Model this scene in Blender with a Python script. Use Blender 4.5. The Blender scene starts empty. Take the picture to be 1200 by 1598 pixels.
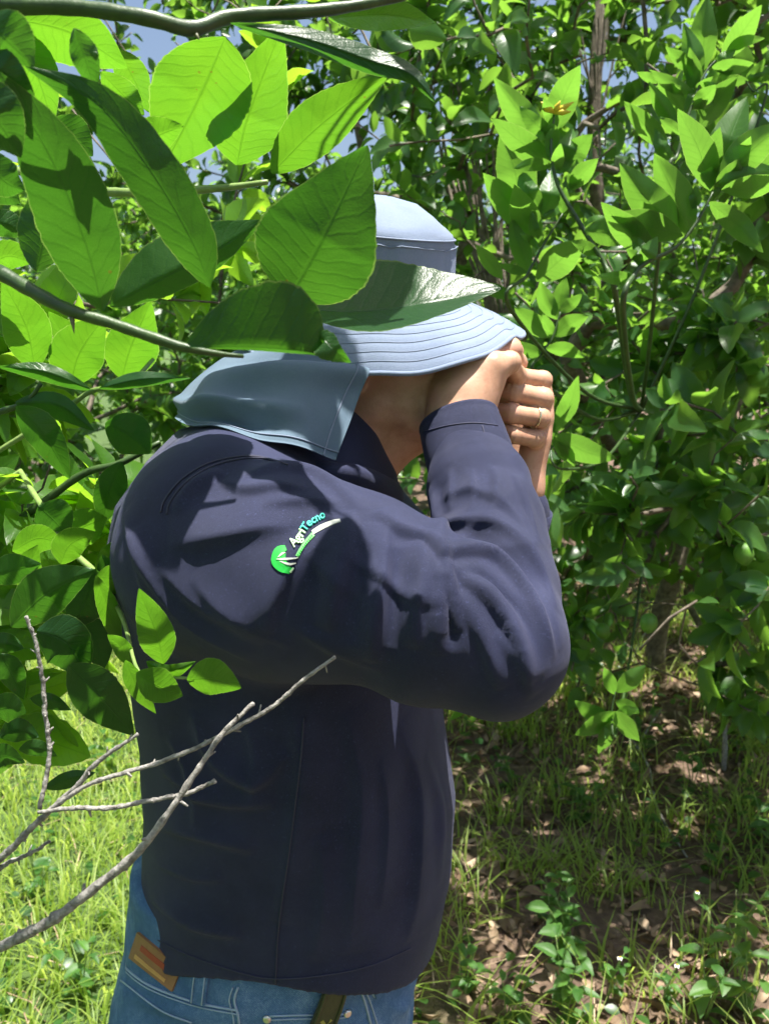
import bpy, math, random
import numpy as np
from mathutils import Vector, Matrix
from mathutils.bvhtree import BVHTree

SC = bpy.context.scene
COL = SC.collection
rng = np.random.default_rng(7)
random.seed(7)

# ------------------------------------------------------------------ camera
FPX, PITCH, CAMZ = 1330.0, math.radians(11.0), 1.55      # focal length in photo pixels, tilt down, eye height
CP, SP = math.cos(PITCH), math.sin(PITCH)
cam = bpy.data.cameras.new('camera')
cam.sensor_fit = 'VERTICAL'; cam.sensor_height = 24.0; cam.lens = 24.0*FPX/1598.0
cam.clip_start = 0.02; cam.clip_end = 900.0
cam.dof.use_dof = True; cam.dof.focus_distance = 0.68; cam.dof.aperture_fstop = 9.5
cam_ob = bpy.data.objects.new('camera', cam); COL.objects.link(cam_ob)
cam_ob.location = (0, 0, CAMZ); cam_ob.rotation_euler = (math.radians(90)-PITCH, 0, 0)
SC.camera = cam_ob

# ------------------------------------------------------------------ sun and sky
SUN = Vector((0.14, -0.06, 0.985)).normalized()
world = bpy.data.worlds.new('World'); SC.world = world; world.use_nodes = True
wn = world.node_tree.nodes; wl = world.node_tree.links
sky = wn.new('ShaderNodeTexSky'); sky.sky_type = 'NISHITA'; sky.sun_disc = False
sky.sun_elevation = math.asin(SUN.z); sky.sun_rotation = math.atan2(SUN.x, SUN.y)
sky.air_density = 1.0; sky.dust_density = 3.0; sky.ozone_density = 1.0
wl.new(sky.outputs['Color'], wn['Background'].inputs['Color'])
wn['Background'].inputs['Strength'].default_value = 0.066
sun = bpy.data.lights.new('sun', 'SUN'); sun.energy = 5.0; sun.angle = math.radians(0.53); sun.color = (1.0, 0.955, 0.88)
sun_ob = bpy.data.objects.new('sun', sun); COL.objects.link(sun_ob)
sun_ob.rotation_euler = SUN.to_track_quat('Z', 'Y').to_euler(); sun_ob.location = (2, 2, 8)

# ------------------------------------------------------------------ exposure
vs = SC.view_settings
vs.view_transform = 'Standard'; vs.look = 'None'; vs.gamma = 1.0; vs.use_curve_mapping = False
vs.exposure = 1.4
SC.render.engine = 'CYCLES'
SC.cycles.max_bounces = 6; SC.cycles.diffuse_bounces = 3; SC.cycles.glossy_bounces = 2; SC.cycles.transmission_bounces = 4
SC.cycles.use_adaptive_sampling = True; SC.cycles.adaptive_threshold = 0.03
SC.cycles.transparent_max_bounces = 4; SC.cycles.use_denoising = True

# ------------------------------------------------------------------ helpers
def at(px, py, d):
    """world point seen at a photo pixel at a given depth along the lens axis"""
    x = (px-600)/FPX*d; u = (799-py)/FPX*d
    return np.array([x, d*CP+u*SP, CAMZ+u*CP-d*SP])
def proj(P):
    P = np.asarray(P, float); q = P-np.array([0, 0, CAMZ])
    d = q[..., 1]*CP-q[..., 2]*SP; u = q[..., 1]*SP+q[..., 2]*CP
    dd = np.where(np.abs(d) < 1e-4, 1e-4, d)
    return np.stack([600+FPX*q[..., 0]/dd, 799-FPX*u/dd, d], -1)
def shadow_at(P, z):
    """where points cast their shadow on the level z"""
    P = np.asarray(P, float); s = np.array(SUN); return P-s*((P[..., 2]-z)/s[2])[..., None]
def unit(v):
    v = np.asarray(v, float); return v/(np.linalg.norm(v, axis=-1, keepdims=True)+1e-12)
VIEW = np.array([0, CP, -SP])

def mesh_np(name, V, F, uv=None, tint=None, smooth=True):
    """mesh from arrays; F is (n,3) or (n,4), or a list of both; uv per vertex, tint per vertex"""
    Fs = F if isinstance(F, list) else [F]
    Fs = [np.asarray(f, np.int32) for f in Fs if len(f)]
    me = bpy.data.meshes.new(name)
    V = np.asarray(V, np.float32)
    loops = np.concatenate([f.ravel() for f in Fs]); cnt = np.concatenate([np.full(len(f), f.shape[1], np.int32) for f in Fs])
    me.vertices.add(len(V)); me.vertices.foreach_set('co', V.ravel())
    me.loops.add(len(loops)); me.loops.foreach_set('vertex_index', loops)
    me.polygons.add(len(cnt)); st = np.concatenate([[0], np.cumsum(cnt)[:-1]]).astype(np.int32)
    me.polygons.foreach_set('loop_start', st); me.polygons.foreach_set('loop_total', cnt)
    me.polygons.foreach_set('use_smooth', np.full(len(cnt), smooth, bool))
    if uv is not None:
        ul = me.uv_layers.new(name='UVMap'); ul.data.foreach_set('uv', np.asarray(uv, np.float32)[loops].ravel())
    if tint is not None:
        a = me.attributes.new('tint', 'FLOAT', 'POINT'); a.data.foreach_set('value', np.asarray(tint, np.float32))
    me.update(calc_edges=True)
    return me
def link(name, me, mat=None, parent=None, label=None, cat=None, group=None, kind=None):
    o = bpy.data.objects.new(name, me); COL.objects.link(o)
    if mat is not None and me is not None and len(me.materials) == 0: me.materials.append(mat)
    if parent is not None: o.parent = parent
    if label: o['label'] = label
    if cat: o['category'] = cat
    if group: o['group'] = group
    if kind: o['kind'] = kind
    return o
def empty(name, loc, label, cat, group=None):
    o = link(name, None, label=label, cat=cat, group=group); o.location = loc; o.empty_display_size = 0.05
    return o
def put(o, parent):
    """parent without moving (parents are unrotated empties at a location)"""
    o.parent = parent; o.matrix_parent_inverse = Matrix.Translation(-parent.location)
    return o

class Bag:
    """collects pieces of geometry into one mesh"""
    def __init__(s): s.V = []; s.F4 = []; s.F3 = []; s.uv = []; s.t = []; s.n = 0
    def add(s, V, F, uv=None, tint=0.5):
        F = np.asarray(F, int)
        (s.F4 if F.shape[1] == 4 else s.F3).append(F+s.n)
        s.V.append(np.asarray(V, float)); s.uv.append(np.zeros((len(V), 2)) if uv is None else uv)
        s.t.append(np.full(len(V), tint) if np.isscalar(tint) else tint); s.n += len(V)
    def mesh(s, name, smooth=True):
        fs = ([np.concatenate(s.F4)] if s.F4 else [])+([np.concatenate(s.F3)] if s.F3 else [])
        return mesh_np(name, np.concatenate(s.V), fs, np.concatenate(s.uv), np.concatenate(s.t), smooth)

def catmull(P, n):
    """smooth curve through points (any dimension), n samples"""
    P = np.asarray(P, float)
    if len(P) == 2: t = np.linspace(0, 1, n)[:, None]; return P[0]*(1-t)+P[1]*t
    Q = np.vstack([2*P[0]-P[1], P, 2*P[-1]-P[-2]]); m = len(P)-1
    s = np.linspace(0, m-1e-9, n); i = s.astype(int); t = (s-i)[:, None]
    a, b, c, d = Q[i], Q[i+1], Q[i+2], Q[i+3]
    return 0.5*((2*b)+(-a+c)*t+(2*a-5*b+4*c-d)*t*t+(-a+3*b-3*c+d)*t**3)
def resample(P, n):
    P = np.asarray(P, float); s = np.concatenate([[0], np.cumsum(np.linalg.norm(np.diff(P, axis=0), axis=1))])
    t = np.linspace(0, s[-1], n); return np.stack([np.interp(t, s, P[:, k]) for k in range(P.shape[1])], -1)
def tube(P, r, sides=8, knob=0.0, caps=True):
    """round tube along P with radii r; knob roughens it"""
    P = np.asarray(P, float); n = len(P); r = np.broadcast_to(np.asarray(r, float), (n,))
    T = unit(np.gradient(P, axis=0)); ref = np.array([0.31, 0.17, 0.93]) if abs(T[0, 2]) < 0.9 else np.array([0.93, 0.2, 0.1])
    A = np.zeros_like(P); A[0] = unit(np.cross(T[0], ref))
    for i in range(1, n):
        a = A[i-1]-T[i]*np.dot(A[i-1], T[i]); A[i] = unit(a)
    B = np.cross(T, A); ang = np.linspace(0, 2*math.pi, sides, endpoint=False)
    k = 1+knob*(rng.random((n, sides))-0.5) if knob else 1.0
    V = P[:, None]+(A[:, None]*np.cos(ang)[None, :, None]+B[:, None]*np.sin(ang)[None, :, None])*(r[:, None]*k)[..., None]
    V = V.reshape(-1, 3)
    i = np.arange(n-1)[:, None]*sides; j = np.arange(sides)[None]; j2 = (j+1) % sides
    F = np.stack([i+j, i+j2, i+sides+j2, i+sides+j], -1).reshape(-1, 4)
    uv = np.stack(np.broadcast_arrays(np.linspace(0, 1, n)[:, None], (np.arange(sides)/sides)[None]), -1).reshape(-1, 2)
    if caps:
        V = np.vstack([V, P[0], P[-1]+T[-1]*r[-1]*0.4]); uv = np.vstack([uv, [0, 0], [1, 0]]); m = n*sides
        c1 = np.stack([np.full(sides, m), (np.arange(sides)+1) % sides, np.arange(sides), np.full(sides, m)], -1)
        b = (n-1)*sides; c2 = np.stack([np.full(sides, m+1), b+np.arange(sides), b+(np.arange(sides)+1) % sides, np.full(sides, m+1)], -1)
        tri = np.vstack([c1[:, :3], c2[:, :3]])
        return V, F, uv, tri
    return V, F, uv, None
def bag_tube(bag, P, r, sides=8, knob=0.0, tint=0.5):
    V, F, uv, tri = tube(P, r, sides, knob); n0 = bag.n
    bag.add(V, F, uv, tint)
    if tri is not None: bag.F3.append(tri+n0)
def tube_ob(name, P, r, mat, parent, sides=8, knob=0.0):
    b = Bag(); bag_tube(b, P, r, sides, knob); o = link(name, b.mesh(name), mat)
    return put(o, parent) if parent else o

# ------------------------------------------------------------------ materials
def new_mat(name):
    m = bpy.data.materials.new(name); m.use_nodes = True; nt = m.node_tree
    return m, nt, nt.nodes['Principled BSDF'], nt.nodes['Material Output']
def nd(nt, kind, **kw):
    n = nt.nodes.new(kind)
    for k, v in kw.items():
        if k in n.inputs.keys(): n.inputs[k].default_value = v
        else: setattr(n, k, v)
    return n
def math_n(nt, op, a, b=None, c=None):
    n = nt.nodes.new('ShaderNodeMath'); n.operation = op
    for i, v in enumerate((a, b, c)):
        if v is None: continue
        if isinstance(v, (int, float)): n.inputs[i].default_value = v
        else: nt.links.new(v, n.inputs[i])
    return n.outputs[0]
def mix_c(nt, fac, a, b, mode='MIX'):
    n = nt.nodes.new('ShaderNodeMix'); n.data_type = 'RGBA'; n.blend_type = mode
    for s, v in ((n.inputs['Factor'], fac), (n.inputs[6], a), (n.inputs[7], b)):
        if isinstance(v, (int, float)): s.default_value = v
        elif isinstance(v, tuple): s.default_value = (*v, 1.0) if len(v) == 3 else v
        else: nt.links.new(v, s)
    return n.outputs[2]
def ramp(nt, fac, stops):
    n = nt.nodes.new('ShaderNodeValToRGB'); cr = n.color_ramp
    while len(cr.elements) < len(stops): cr.elements.new(0.5)
    for e, (p, c) in zip(cr.elements, stops): e.position = p; e.color = (*c, 1.0)
    nt.links.new(fac, n.inputs[0]); return n.outputs[0]
def bump(nt, height, strength, dist=0.01, normal=None):
    n = nt.nodes.new('ShaderNodeBump'); n.inputs['Strength'].default_value = strength; n.inputs['Distance'].default_value = dist
    nt.links.new(height, n.inputs['Height'])
    if normal: nt.links.new(normal, n.inputs['Normal'])
    return n.outputs[0]
def noise(nt, scale, detail=4.0, rough=0.55, vec=None):
    n = nt.nodes.new('ShaderNodeTexNoise'); n.inputs['Scale'].default_value = scale; n.inputs['Detail'].default_value = detail; n.inputs['Roughness'].default_value = rough
    if vec: nt.links.new(vec, n.inputs['Vector'])
    return n.outputs[0]

def leaf_material(name, dark, mid, light, trans, tfac=0.5, per_object=False, veins=True, rough=0.36, fine=False):
    m, nt, b, out = new_mat(name); L = nt.links
    if per_object: t = nd(nt, 'ShaderNodeObjectInfo').outputs['Random']
    else: t = nd(nt, 'ShaderNodeAttribute', attribute_name='tint').outputs['Fac']
    tc = nd(nt, 'ShaderNodeTexCoord')
    col = ramp(nt, t, [(0.0, dark), (0.55, mid), (1.0, light)])
    mott = noise(nt, 55.0, 3.0, 0.6, tc.outputs['Object'])
    col = mix_c(nt, math_n(nt, 'MULTIPLY', mott, 0.5), col, mix_c(nt, 1.0, col, (0.55, 0.6, 0.5), 'MULTIPLY'))
    tcol = mix_c(nt, math_n(nt, 'MULTIPLY', t, 0.6), trans, tuple(min(1, c*1.35) for c in trans))
    nrm = None
    if veins:
        sep = nd(nt, 'ShaderNodeSeparateXYZ'); L.new(tc.outputs['UV'], sep.inputs[0])
        u, v = sep.outputs[0], sep.outputs[1]; av = math_n(nt, 'ABSOLUTE', v)
        wob = math_n(nt, 'MULTIPLY', noise(nt, 3.0, 1.0, 0.5, tc.outputs['UV']), 0.05)
        ph = math_n(nt, 'ADD', math_n(nt, 'SUBTRACT', u, math_n(nt, 'MULTIPLY', av, 0.16)), wob)
        tri = math_n(nt, 'PINGPONG', math_n(nt, 'MULTIPLY', ph, 11.0), 0.5)
        side = math_n(nt, 'SMOOTH_MIN', math_n(nt, 'MULTIPLY', tri, 6.0), 1.0, 0.2)         # 0 on a side vein
        side = math_n(nt, 'SUBTRACT', 1.0, side)
        rib = math_n(nt, 'MAXIMUM', math_n(nt, 'SUBTRACT', 1.0, math_n(nt, 'MULTIPLY', av, 20.0)), 0.0)
        vein = math_n(nt, 'MAXIMUM', math_n(nt, 'MULTIPLY', side, 0.34), rib)
        col = mix_c(nt, math_n(nt, 'MULTIPLY', vein, 0.45), col, mix_c(nt, 1.0, col, (1.9, 1.7, 2.2), 'MULTIPLY'))
        tcol = mix_c(nt, math_n(nt, 'MULTIPLY', vein, 0.55), tcol, mix_c(nt, 1.0, tcol, (0.42, 0.5, 0.4), 'MULTIPLY'))
        edge = math_n(nt, 'GREATER_THAN', av, 0.97)
        col = mix_c(nt, math_n(nt, 'MULTIPLY', edge, 0.30), col, (0.30, 0.40, 0.12))
        tcol = mix_c(nt, math_n(nt, 'MULTIPLY', edge, 0.25), tcol, (0.55, 0.68, 0.20))
        nrm = bump(nt, math_n(nt, 'MULTIPLY', vein, -1.0), 0.3, 0.0012)
    if veins and fine:
        vor = nt.nodes.new('ShaderNodeTexVoronoi'); vor.feature = 'DISTANCE_TO_EDGE'; vor.inputs['Scale'].default_value = 520.0; L.new(tc.outputs['Object'], vor.inputs['Vector'])
        net = math_n(nt, 'MINIMUM', math_n(nt, 'MULTIPLY', vor.outputs['Distance'], 5.0), 1.0)
        tcol = mix_c(nt, math_n(nt, 'MULTIPLY', net, 0.30), mix_c(nt, 1.0, tcol, (0.8, 0.85, 0.75), 'MULTIPLY'), tcol)
        h = math_n(nt, 'ADD', math_n(nt, 'MULTIPLY', vein, -1.0), math_n(nt, 'MULTIPLY', net, 0.12))
        nrm = bump(nt, h, 0.35, 0.0012)
        nrm = bump(nt, noise(nt, 60.0, 2.0, 0.5, tc.outputs['Object']), 0.22, 0.004, nrm)
        vo2 = nt.nodes.new('ShaderNodeTexVoronoi'); vo2.inputs['Scale'].default_value = 110.0; L.new(tc.outputs['Object'], vo2.inputs['Vector'])
        spot = math_n(nt, 'LESS_THAN', vo2.outputs['Distance'], math_n(nt, 'MULTIPLY', math_n(nt, 'GREATER_THAN', noise(nt, 30.0, 1.0, 0.5, tc.outputs['Object']), 0.66), 0.13))
        col = mix_c(nt, math_n(nt, 'MULTIPLY', spot, 0.7), col, (0.14, 0.11, 0.03)); tcol = mix_c(nt, math_n(nt, 'MULTIPLY', spot, 0.6), tcol, (0.12, 0.10, 0.01))
        yel = nd(nt, 'ShaderNodeMapRange'); L.new(noise(nt, 18.0, 2.0, 0.5, tc.outputs['Object']), yel.inputs[0]); yel.inputs[1].default_value = 0.45; yel.inputs[2].default_value = 0.8
        tcol = mix_c(nt, math_n(nt, 'MULTIPLY', yel.outputs[0], 0.6), tcol, mix_c(nt, 1.0, tcol, (1.35, 1.12, 1.0), 'MULTIPLY'))
    L.new(col, b.inputs['Base Color']); b.inputs['Roughness'].default_value = rough; b.inputs['Specular IOR Level'].default_value = 0.5
    tr = nd(nt, 'ShaderNodeBsdfTranslucent'); L.new(tcol, tr.inputs['Color'])
    if nrm: L.new(nrm, b.inputs['Normal']); L.new(nrm, tr.inputs['Normal'])
    mx = nd(nt, 'ShaderNodeMixShader'); mx.inputs[0].default_value = tfac
    L.new(b.outputs[0], mx.inputs[1]); L.new(tr.outputs[0], mx.inputs[2]); L.new(mx.outputs[0], out.inputs['Surface'])
    return m
LD, LM, LL = (0.024, 0.075, 0.026), (0.040, 0.112, 0.028), (0.075, 0.170, 0.032)
TRN = (0.23, 0.46, 0.045)
M_LEAF = leaf_material('leaf_mass', LD, LM, LL, TRN, 0.45, False, False)
M_LEAF_OB = leaf_material('leaf_single', LD, LM, LL, TRN, 0.45, True, True)
M_HERO = leaf_material('leaf_near', (0.018, 0.065, 0.020), (0.028, 0.088, 0.020), (0.038, 0.11, 0.020), (0.066, 0.215, 0.014), 0.46, True, True, 0.34, True)
M_HEROB = leaf_material('leaf_near_backlit', (0.06, 0.16, 0.02), (0.075, 0.18, 0.02), (0.09, 0.21, 0.025), (0.135, 0.345, 0.016), 0.56, True, True, 0.34, True)  # brighter copy of leaf_near, its backlit glow put into the colour
M_LEAFL = leaf_material('leaf_mass_left', (0.045, 0.12, 0.02), (0.07, 0.18, 0.024), (0.12, 0.25, 0.03), (0.31, 0.58, 0.03), 0.58, False, False)  # lighter copy of leaf_mass, backlight put into the colour
M_LEAFL_OB = leaf_material('leaf_single_left', (0.045, 0.12, 0.02), (0.07, 0.18, 0.024), (0.12, 0.25, 0.03), (0.31, 0.58, 0.03), 0.58, True, True)  # lighter copy of leaf_single, with the same backlight in its colour
M_SHOOT = leaf_material('leaf_shoot', (0.055, 0.15, 0.028), (0.07, 0.18, 0.03), (0.09, 0.21, 0.035), (0.175, 0.39, 0.04), 0.48, True, True, 0.38)

def bark(name, c1, c2, scale, rough=0.85, bstr=0.8):
    m, nt, b, out = new_mat(name); L = nt.links; tc = nd(nt, 'ShaderNodeTexCoord')
    n1 = noise(nt, scale, 6.0, 0.65, tc.outputs['Object'])
    L.new(ramp(nt, n1, [(0.32, c1), (0.7, c2)]), b.inputs['Base Color']); b.inputs['Roughness'].default_value = rough
    L.new(bump(nt, n1, bstr, 0.004), b.inputs['Normal']); return m
M_BARK = bark('bark', (0.055, 0.042, 0.03), (0.21, 0.175, 0.13), 38.0)
M_DEAD = bark('dead_wood', (0.10, 0.092, 0.082), (0.44, 0.42, 0.385), 190.0)
M_GREEN = bark('green_stem', (0.022, 0.048, 0.014), (0.050, 0.098, 0.022), 60.0, 0.45, 0.25)
M_STEML = bark('pale_stem', (0.13, 0.21, 0.05), (0.24, 0.34, 0.10), 60.0, 0.45, 0.25)
def plain(name, c, rough=0.6, var=0.25, scale=40.0, bstr=0.15, metal=0.0, spec=0.5):
    m, nt, b, out = new_mat(name); L = nt.links; tc = nd(nt, 'ShaderNodeTexCoord')
    n1 = noise(nt, scale, 4.0, 0.6, tc.outputs['Object'])
    L.new(mix_c(nt, n1, tuple(x*(1-var) for x in c), tuple(min(1, x*(1+var)) for x in c)), b.inputs['Base Color'])
    b.inputs['Roughness'].default_value = rough; b.inputs['Metallic'].default_value = metal; b.inputs['Specular IOR Level'].default_value = spec
    L.new(bump(nt, n1, bstr, 0.002), b.inputs['Normal']); return m
# ------------------------------------------------------------------ implicit surfaces (for the figure and the clothes)
class Vox:
    def __init__(s, lo, hi, h):
        s.lo = np.array(lo, float); s.h = h; s.n = np.ceil((np.array(hi)-s.lo)/h).astype(int)+1
        s.a = np.full(s.n, 1.0, np.float32)
    def block(s, lo, hi):
        i0 = np.clip(np.floor((np.asarray(lo)-s.lo)/s.h).astype(int), 0, s.n-1); i1 = np.clip(np.ceil((np.asarray(hi)-s.lo)/s.h).astype(int)+1, 1, s.n)
        sl = tuple(slice(a, b) for a, b in zip(i0, i1))
        ax = [(s.lo[k]+s.h*np.arange(i0[k], i1[k])).astype(np.float32) for k in range(3)]
        return sl, ax[0][:, None, None], ax[1][None, :, None], ax[2][None, None, :]
    def union(s, fn, lo, hi, k=0.0):
        m = k+4*s.h; sl, X, Y, Z = s.block(np.asarray(lo)-m, np.asarray(hi)+m)
        a = s.a[sl]
        if a.size == 0: return
        b = fn(X, Y, Z).astype(np.float32)
        if k > 0:
            q = np.maximum(k-np.abs(a-b), 0)/k; s.a[sl] = np.minimum(a, b)-q*q*k*0.25
        else: s.a[sl] = np.minimum(a, b)
    def cone(s, p, q, r1, r2, k=0.01, flat=None, amount=1.0):
        """capsule with two radii; flat = axis along which its section is squeezed by amount"""
        p = np.asarray(p, float); q = np.asarray(q, float); d = q-p; dd = float(d@d)+1e-12
        def fn(X, Y, Z):
            t = np.clip(((X-p[0])*d[0]+(Y-p[1])*d[1]+(Z-p[2])*d[2])/dd, 0, 1)
            x, y, z = X-(p[0]+t*d[0]), Y-(p[1]+t*d[1]), Z-(p[2]+t*d[2])
            l2 = x*x+y*y+z*z
            if flat is not None:
                e = flat; c = x*e[0]+y*e[1]+z*e[2]; l2 = l2+c*c*(1/amount**2-1)
            return (np.sqrt(l2)-(r1+t*(r2-r1)))*(amount if flat is not None else 1.0)
        R = max(r1, r2); s.union(fn, np.minimum(p, q)-R, np.maximum(p, q)+R, k)
    def chain(s, P, R, k=0.01, **kw):
        for i in range(len(P)-1): s.cone(P[i], P[i+1], R[i], R[i+1], k if i == 0 else min(k, 0.006), **kw)
    def ellipsoid(s, c, axes, r, k=0.01):
        c = np.asarray(c, float); A = [unit(a) for a in axes]; r = np.asarray(r, float)
        def fn(X, Y, Z):
            x, y, z = X-c[0], Y-c[1], Z-c[2]; u = [(x*a[0]+y*a[1]+z*a[2]) for a in A]
            k0 = np.sqrt(sum((u[i]/r[i])**2 for i in range(3))); k1 = np.sqrt(sum((u[i]/r[i]**2)**2 for i in range(3)))
            return k0*(k0-1)/np.maximum(k1, 1e-6)
        R = r.max(); s.union(fn, c-R, c+R, k)
    def loft(s, st, fwd, right, k=0.02, power=2.3):
        """upright body of elliptical sections: st rows are (z, cx, cy, half_forward, half_side)"""
        st = np.asarray(st, float); zs = st[:, 0]
        fx, fy = float(fwd[0]), float(fwd[1]); rx, ry = float(right[0]), float(right[1])
        def fn(X, Y, Z):
            z = np.clip(Z, zs[0], zs[-1]); g = [np.interp(z.ravel(), zs, st[:, i]).reshape(z.shape).astype(np.float32) for i in range(1, 5)]
            u = (X-g[0])*fx+(Y-g[1])*fy; v = (X-g[0])*rx+(Y-g[1])*ry
            e = ((np.abs(u)/g[2])**power+(np.abs(v)/g[3])**power)**(1/power)
            d = (e-1)*np.minimum(g[2], g[3])
            over = np.maximum(Z-zs[-1], zs[0]-Z)
            return np.where(over > 0, np.sqrt(np.maximum(d, 0)**2+over**2), np.maximum(d, over))
        R = st[:, 3:5].max()*1.15
        s.union(fn, [st[:, 1].min()-R, st[:, 2].min()-R, zs[0]], [st[:, 1].max()+R, st[:, 2].max()+R, zs[-1]], k)
    def mesh(s, relax=2):
        """surface nets"""
        a = s.a; I = a < 0; nx, ny, nz = a.shape
        ci = np.zeros((nx-1, ny-1, nz-1), np.uint8)
        for dx in (0, 1):
            for dy in (0, 1):
                for dz in (0, 1): ci += I[dx:nx-1+dx, dy:ny-1+dy, dz:nz-1+dz]
        C = np.argwhere((ci > 0) & (ci < 8)); idx = np.full(ci.shape, -1, np.int32); idx[tuple(C.T)] = np.arange(len(C))
        S = np.zeros((len(C), 3)); W = np.zeros(len(C))
        cor = [(dx, dy, dz) for dx in (0, 1) for dy in (0, 1) for dz in (0, 1)]
        val = {c: a[C[:, 0]+c[0], C[:, 1]+c[1], C[:, 2]+c[2]].astype(float) for c in cor}
        for c in cor:
            for ax in range(3):
                if c[ax]: continue
                e = list(c); e[ax] = 1; e = tuple(e); v0, v1 = val[c], val[e]; m = (v0 < 0) != (v1 < 0)
                t = v0/(v0-v1+1e-20); p = np.tile(np.array(c, float), (len(C), 1)); p[:, ax] = t
                S[m] += p[m]; W[m] += 1
        V = s.lo+s.h*(C+S/W[:, None])
        quads = []
        for ax in range(3):
            o = [0, 1, 2]; o.remove(ax); b1, b2 = o
            sl0 = [slice(1, n-1) for n in a.shape]; sl0[ax] = slice(0, a.shape[ax]-1); sl1 = list(sl0); sl1[ax] = slice(1, a.shape[ax])
            x0, x1 = I[tuple(sl0)], I[tuple(sl1)]; E = np.argwhere(x0 != x1)
            if not len(E): continue
            flip = x0[tuple(E.T)]
            base = E.copy(); base[:, b1] += 1; base[:, b2] += 1
            def cell(o1, o2):
                q = base.copy(); q[:, b1] -= o1; q[:, b2] -= o2; return idx[q[:, 0], q[:, 1], q[:, 2]]
            Q = np.stack([cell(0, 0), cell(1, 0), cell(1, 1), cell(0, 1)], -1)
            if ax == 1: flip = ~flip
            Q[~flip] = Q[~flip][:, ::-1]; quads.append(Q)
        F = np.concatenate(quads); F = F[(F >= 0).all(1)]
        return relax_mesh(V, F, relax), F
def neighbours(F, n):
    a = np.concatenate([F[:, i] for i in range(4)]+[F[:, (i+1) % 4] for i in range(4)]); b = np.concatenate([F[:, (i+1) % 4] for i in range(4)]+[F[:, i] for i in range(4)])
    return a, b, np.bincount(a, minlength=n)
def relax_mesh(V, F, it, lam=0.5):
    if not it: return V
    a, b, c = neighbours(F, len(V)); V = V.copy()
    for i in range(it):
        for l in (lam, -lam*1.04):
            M = np.stack([np.bincount(a, V[b, k], len(V)) for k in range(3)], -1)/np.maximum(c, 1)[:, None]; V += l*(M-V)
    return V
def vnormals(V, F):
    n = np.cross(V[F[:, 2]]-V[F[:, 0]], V[F[:, 3]]-V[F[:, 1]]); N = np.zeros_like(V)
    for k in range(4):
        for j in range(3): N[:, j] += np.bincount(F[:, k], n[:, j], len(V))
    return unit(N)
def seg_dist(V, P):
    """distance of points to a polyline and position along it (0..1)"""
    best = np.full(len(V), 9.0); s = np.zeros(len(V)); m = len(P)-1
    for i in range(m):
        d = P[i+1]-P[i]; t = np.clip(((V-P[i])@d)/(d@d+1e-12), 0, 1); q = np.linalg.norm(V-P[i]-t[:, None]*d, axis=1)
        w = q < best; best[w] = q[w]; s[w] = (i+t[w])/m
    return best, s
class Surface:
    """finds points of a mesh seen at photo pixels"""
    def __init__(s, V, F): s.t = BVHTree.FromPolygons([tuple(v) for v in V], [tuple(f) for f in F])
    def hit(s, px, py):
        o = Vector((0, 0, CAMZ)); d = Vector(at(px, py, 1.0))-o; r = s.t.ray_cast(o, d.normalized())
        if r[0] is None:
            q = s.t.find_nearest(Vector(at(px, py, 0.74))); return np.array(q[0]), np.array(q[1])
        n = np.array(r[1]); return np.array(r[0]), (n if n@np.array(d) < 0 else -n)
    def curve(s, pts, n, lift=0.0):
        o = []
        for p in catmull(pts, n): h, m = s.hit(*p); o.append(h+m*lift)
        return np.array(o)
def folds(V, F, spec, surf):
    """raises cloth along curves: (pixels, width, height[, steep side]); a fold falls off sharply on one side"""
    N = vnormals(V, F); D = np.zeros(len(V))
    for row in spec:
        pts, w, h = row[:3]; st = row[3] if len(row) > 3 else 0
        P = surf.curve(pts, max(12, len(pts)*6))
        for _ in range(3): P[1:-1] = (P[:-2]+2*P[1:-1]+P[2:])/4
        m = np.where((np.abs(V-P.mean(0)) < np.ptp(P, axis=0)/2+5*w+0.02).all(1))[0]
        if not len(m): continue
        d, s = seg_dist(V[m], P); tap = np.sin(math.pi*np.clip(s, 0, 1))**0.7
        if st:
            q, p2 = proj(V[m])[:, :2], proj(P)[:, :2]; i = np.clip((s*(len(P)-1)).astype(int), 0, len(P)-2); t = p2[i+1]-p2[i]; r = q-p2[i]
            side = np.sign(t[:, 0]*r[:, 1]-t[:, 1]*r[:, 0])*st; ww = np.where(side > 0, 0.45*w, 1.5*w)
            D[m] += h*np.exp(-(d/ww)**1.5)*tap
        else: D[m] += h*np.exp(-(d/w)**2)*tap
    return V+N*D[:, None]

# ------------------------------------------------------------------ the man: frame of his body
BODY_Y = 0.84
yaw = math.radians(10)
FWD = np.array([math.cos(yaw), -math.sin(yaw), 0]); RGT = np.array([-math.sin(yaw), -math.cos(yaw), 0]); UPV = np.array([0, 0, 1.0])
def at_y(px, py, Y=BODY_Y):
    u = (799-py)/FPX; return at(px, py, Y/(CP+u*SP))
def profile(pts, Y=BODY_Y):
    q = np.array([at_y(x, y, Y) for x, y in pts]); o = np.argsort(q[:, 2]); return q[o, 2], q[o, 0]
back = profile([(300, 650), (250, 700), (215, 745), (190, 800), (184, 860), (200, 930), (232, 1060), (240, 1150), (238, 1300), (226, 1390), (222, 1500), (222, 1580)])
front = profile([(545, 650), (590, 730), (630, 800), (660, 900), (680, 1020), (692, 1120), (707, 1200), (713, 1290), (702, 1380), (686, 1450), (655, 1560)])
def stations(zs, side, grow=0.0, bk=back, fr=front):
    rows = []
    for z, b in zip(zs, side):
        xb, xf = np.interp(z, *bk), np.interp(z, *fr); rows.append((z, (xb+xf)/2, BODY_Y, (xf-xb)/2*0.985+grow, b+grow))
    return rows
ROOT_XY = ((np.interp(1.0, *back)+np.interp(1.0, *front))/2, BODY_Y)
person = empty('person', (ROOT_XY[0], ROOT_XY[1], 0.0), 'man in navy work shirt, jeans and grey-blue flap hat raising his hands to his face', 'person')

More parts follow.
